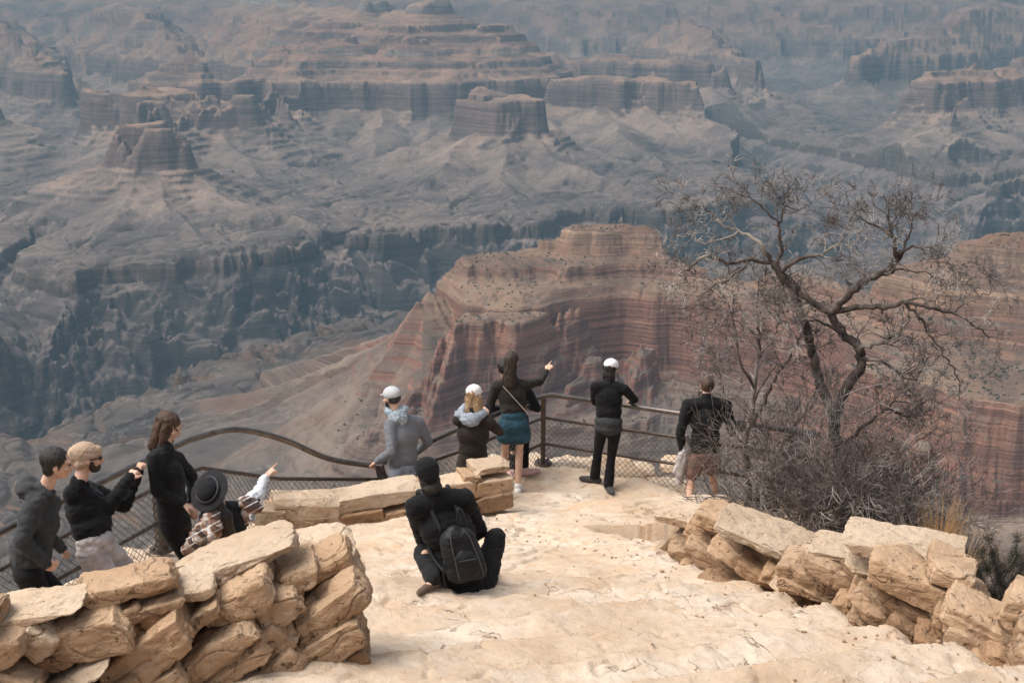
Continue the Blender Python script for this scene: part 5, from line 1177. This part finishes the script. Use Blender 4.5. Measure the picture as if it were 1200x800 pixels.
hair(R, [skull_hair(J, fc, t, 1.0), ('c', hd - f_ * .04, J['neck'] + V3(.03, -.10, -.20), .075, .09), ('c', J['neck'] + V3(.02, -.11, -.05), J['neck'] + V3(.05, -.12, -.28), .08, .06)], hairmat((.014, .009, .007), (.035, .022, .016)), wr=.010)
M_SLEEVE = cloth((.55, .57, .60), 120, .12, name='pale_blue_sleeve')
merge([('c', J['elR'], J['elR'].lerp(J['haR'], .9), .064, .040), ('c', J['elR'] + V3(0, 0, -.03), J['elR'] + V3(-.05, -.03, -.20), .055, .03), ('c', J['shR'].lerp(J['elR'], .55), J['elR'], .064, .066)], 'sleeve', .011, R[0], M_SLEEVE, wr=.022, wscale=.07)
g = NG('plaid_wool', .95); xyz_ = g.sep(g.mapping(g.obj(), (1, 1, 1), (0.3, .5, .7)))
def stripe(v, f_, lo, hi, ph=0.): return g.rng(g.math('SINE', g.math('ADD', g.math('MULTIPLY', v, f_), ph)), lo, hi)
s1 = stripe(xyz_[0], 52, .2, .3); s2 = stripe(xyz_[2], 52, .2, .3); s3 = stripe(xyz_[0], 104, .85, .92, .6); s4 = stripe(xyz_[2], 104, .85, .92, .6)
big = g.rng(g.noise(g.obj(), 2.6, 1), .46, .54)
c = g.mix(s1, (.62, .60, .58), (.10, .085, .085)); c = g.mix(g.math('MULTIPLY', s2, .6), c, (.06, .05, .05)); c = g.mix(s3, c, (.33, .15, .07)); c = g.mix(s4, c, (.70, .68, .65)); c = g.mix(g.math('MULTIPLY', big, .5), c, (.18, .08, .035))
M_PLAID = g.done(c, g.bump(g.noise(g.obj(), 150, 2), .4, .004))
sL = J['shL']; sR = J['shR']; pl = J['pelvis']
merge([('c', sL + V3(.06, -.08, .04), sL + V3(-.09, -.06, -.20), .07, .08), ('c', sL + V3(-.02, -.12, -.05), sL + V3(-.16, -.06, -.26), .065, .055), ('c', sL + V3(.10, -.14, -.02), sL + V3(.06, -.15, -.18), .06, .05), ('c', sL + V3(-.1, -.02, -.2), sL + V3(-.02, -.12, -.36), .07, .05), ('c', sR + V3(.02, -.05, .05), sR + V3(.10, .0, .0), .07, .06), ('c', sR + V3(.03, -.07, .03), sR + V3(.02, -.08, -.12), .055, .035)], 'shawl', .010, R[0], M_PLAID, wr=.030, wscale=.10)
# --- seated backpacker
gy = 10.15; g0 = gz(U(540, 680, gy).x, gy)
J = pts(dict(head=(501, 556, 10.0), neck=(509, 575, 9.98), shL=(486, 594, 9.95), shR=(544, 584, 10.1), elL=(497, 632, 10.35), haL=(520, 655, 10.75), elR=(562, 622, 10.4), haR=(545, 636, 10.75), pelvis=(546, 662, 9.98), hiL=(531, 664, 10.0), hiR=(562, 664, 10.02),
        knL=(496, 648, 10.2), anL=(507, 686, 9.72), knR=(581, 630, 10.30), anR=(574, 666, 10.62)))
sg0 = 1
gl = gz(J['anL'].x, J['anL'].y); J['anL'].z = gl + .09; J['toeL'] = J['anL'] + V3(-.08, -.13, -.055); gr = gz(J['anR'].x, J['anR'].y); J['anR'].z = gr + .09; J['toeR'] = J['anR'] + V3(.05, .18, -.05)
dz_ = gz(J['pelvis'].x, J['pelvis'].y) + .125 - J['pelvis'].z
for k in ('pelvis', 'hiL', 'hiR'): J[k].z += dz_ * .9
t = V3(-.18, .1, 1).normalized(); fc = V3(-.35, .9, -.15)
R = person('person in black sitting on the steps with a black backpack and black beanie, back turned', J, fc, t, 1.06, ('relaxed', 'relaxed'), 1.06)
jacket(R, M_BLACK, -.02, 1.16, wr=.016); tr_ = trousers(R, M_BLACK2, loose=1.22, seat=1.25, wr=.016)
shoes(R, M_BOOT, .85); r_, f_, u_ = head_axes(fc, t); hd = J['head']
merge([('e', hd - f_ * .018 + u_ * .046, (r_, f_, u_), (.096, .108, .104)), ('c', hd - f_ * .05 + u_ * .0, hd - f_ * .045 - u_ * .02, .078, .07)], 'beanie', .008, R[0], M_BLACK, wr=.008, wscale=.06)
hair(R, [('e', hd - f_ * .035 - u_ * .05, (r_, f_, u_), (.084, .07, .07)), ('e', hd - f_ * .05 - u_ * .095, (r_, f_, u_), (.085, .062, .06))], H_BLACK)
# backpack
A = R[2]; back = -A[1] if A[1].y > 0 else A[1]; side = A[0]; up_ = A[2]
mid = (J['shL'] + J['shR']) / 2; bc = J['pelvis'].lerp(mid, .52) + back * .21; bp = empty('backpack', bc, 'black backpack with grey piping worn by the person seated on the steps', 'backpack')
M_NYL = cloth((.009, .0095, .011), 60, .25, .55, name='black_nylon'); M_PIPE = cloth((.06, .063, .068), 60, .1, name='grey_piping')
AB = (side, back, up_)
merge([('e', bc, AB, (.145, .085, .23)), ('c', bc - up_ * .15 - side * .06, bc - up_ * .15 + side * .06, .092, .092), ('c', bc + up_ * .12 - side * .05, bc + up_ * .12 + side * .05, .082, .082), ('c', bc - side * .07 + up_ * .1, bc - side * .08 - up_ * .16, .075, .085), ('c', bc + side * .07 + up_ * .1, bc + side * .08 - up_ * .16, .075, .085)], 'pack_body', .009, bp, M_NYL, wr=.010)
pk = merge([('e', bc + back * .075 - up_ * .09, AB, (.105, .05, .13))], 'front_pocket', .008, bp, M_NYL, wr=.006)
for sx in (-1, 1):
    q = [bc + back * d + side * sx * s_ + up_ * h for d, s_, h in ((.070, .05, .21), (.092, .075, .14), (.104, .088, .04), (.112, .096, -.06), (.108, .10, -.15), (.09, .095, -.2))]
    link('piping', tubes_mesh('piping', [(catmull(q, 5), .0045, 5)], bp.location), M_PIPE, bp)
q = [bc + back * .128 - up_ * .035 + side * s_ for s_ in (-.07, 0, .07)]; link('zip', tubes_mesh('zip', [(catmull(q, 4), .004, 5)], bp.location), M_PIPE, pk)
q = [bc + up_ * .20 + side * .05, bc + up_ * .31 + side * .06 + back * .0, bc + up_ * .35 + side * .085, bc + up_ * .31 + side * .10, bc + up_ * .18 + side * .10]
link('grab_loop', tubes_mesh('grab_loop', [(catmull(q, 5), .014, 6)], bp.location), M_NYL, bp)
for sx in (-1, 1):
    q = [bc + up_ * .17 + side * sx * .09 - back * .05, mid + side * sx * .11 + up_ * .10 - back * .02, mid + side * sx * .14 - back * .12, bc + side * sx * .19 - back * .18 - up_ * .02, bc + side * sx * .15 - back * .04 - up_ * .17]
    link('shoulder_strap', tubes_mesh('shoulder_strap', [(catmull(q, 6), .020, 6)], bp.location), M_NYL, bp)
q = [bc - side * .15 - up_ * .05, bc - side * .19 - up_ * .16, bc - side * .205 - up_ * .27 + back * .01]; link('loose_strap', tubes_mesh('loose_strap', [(catmull(q, 4), .009, 5)], bp.location), M_NYL, bp)
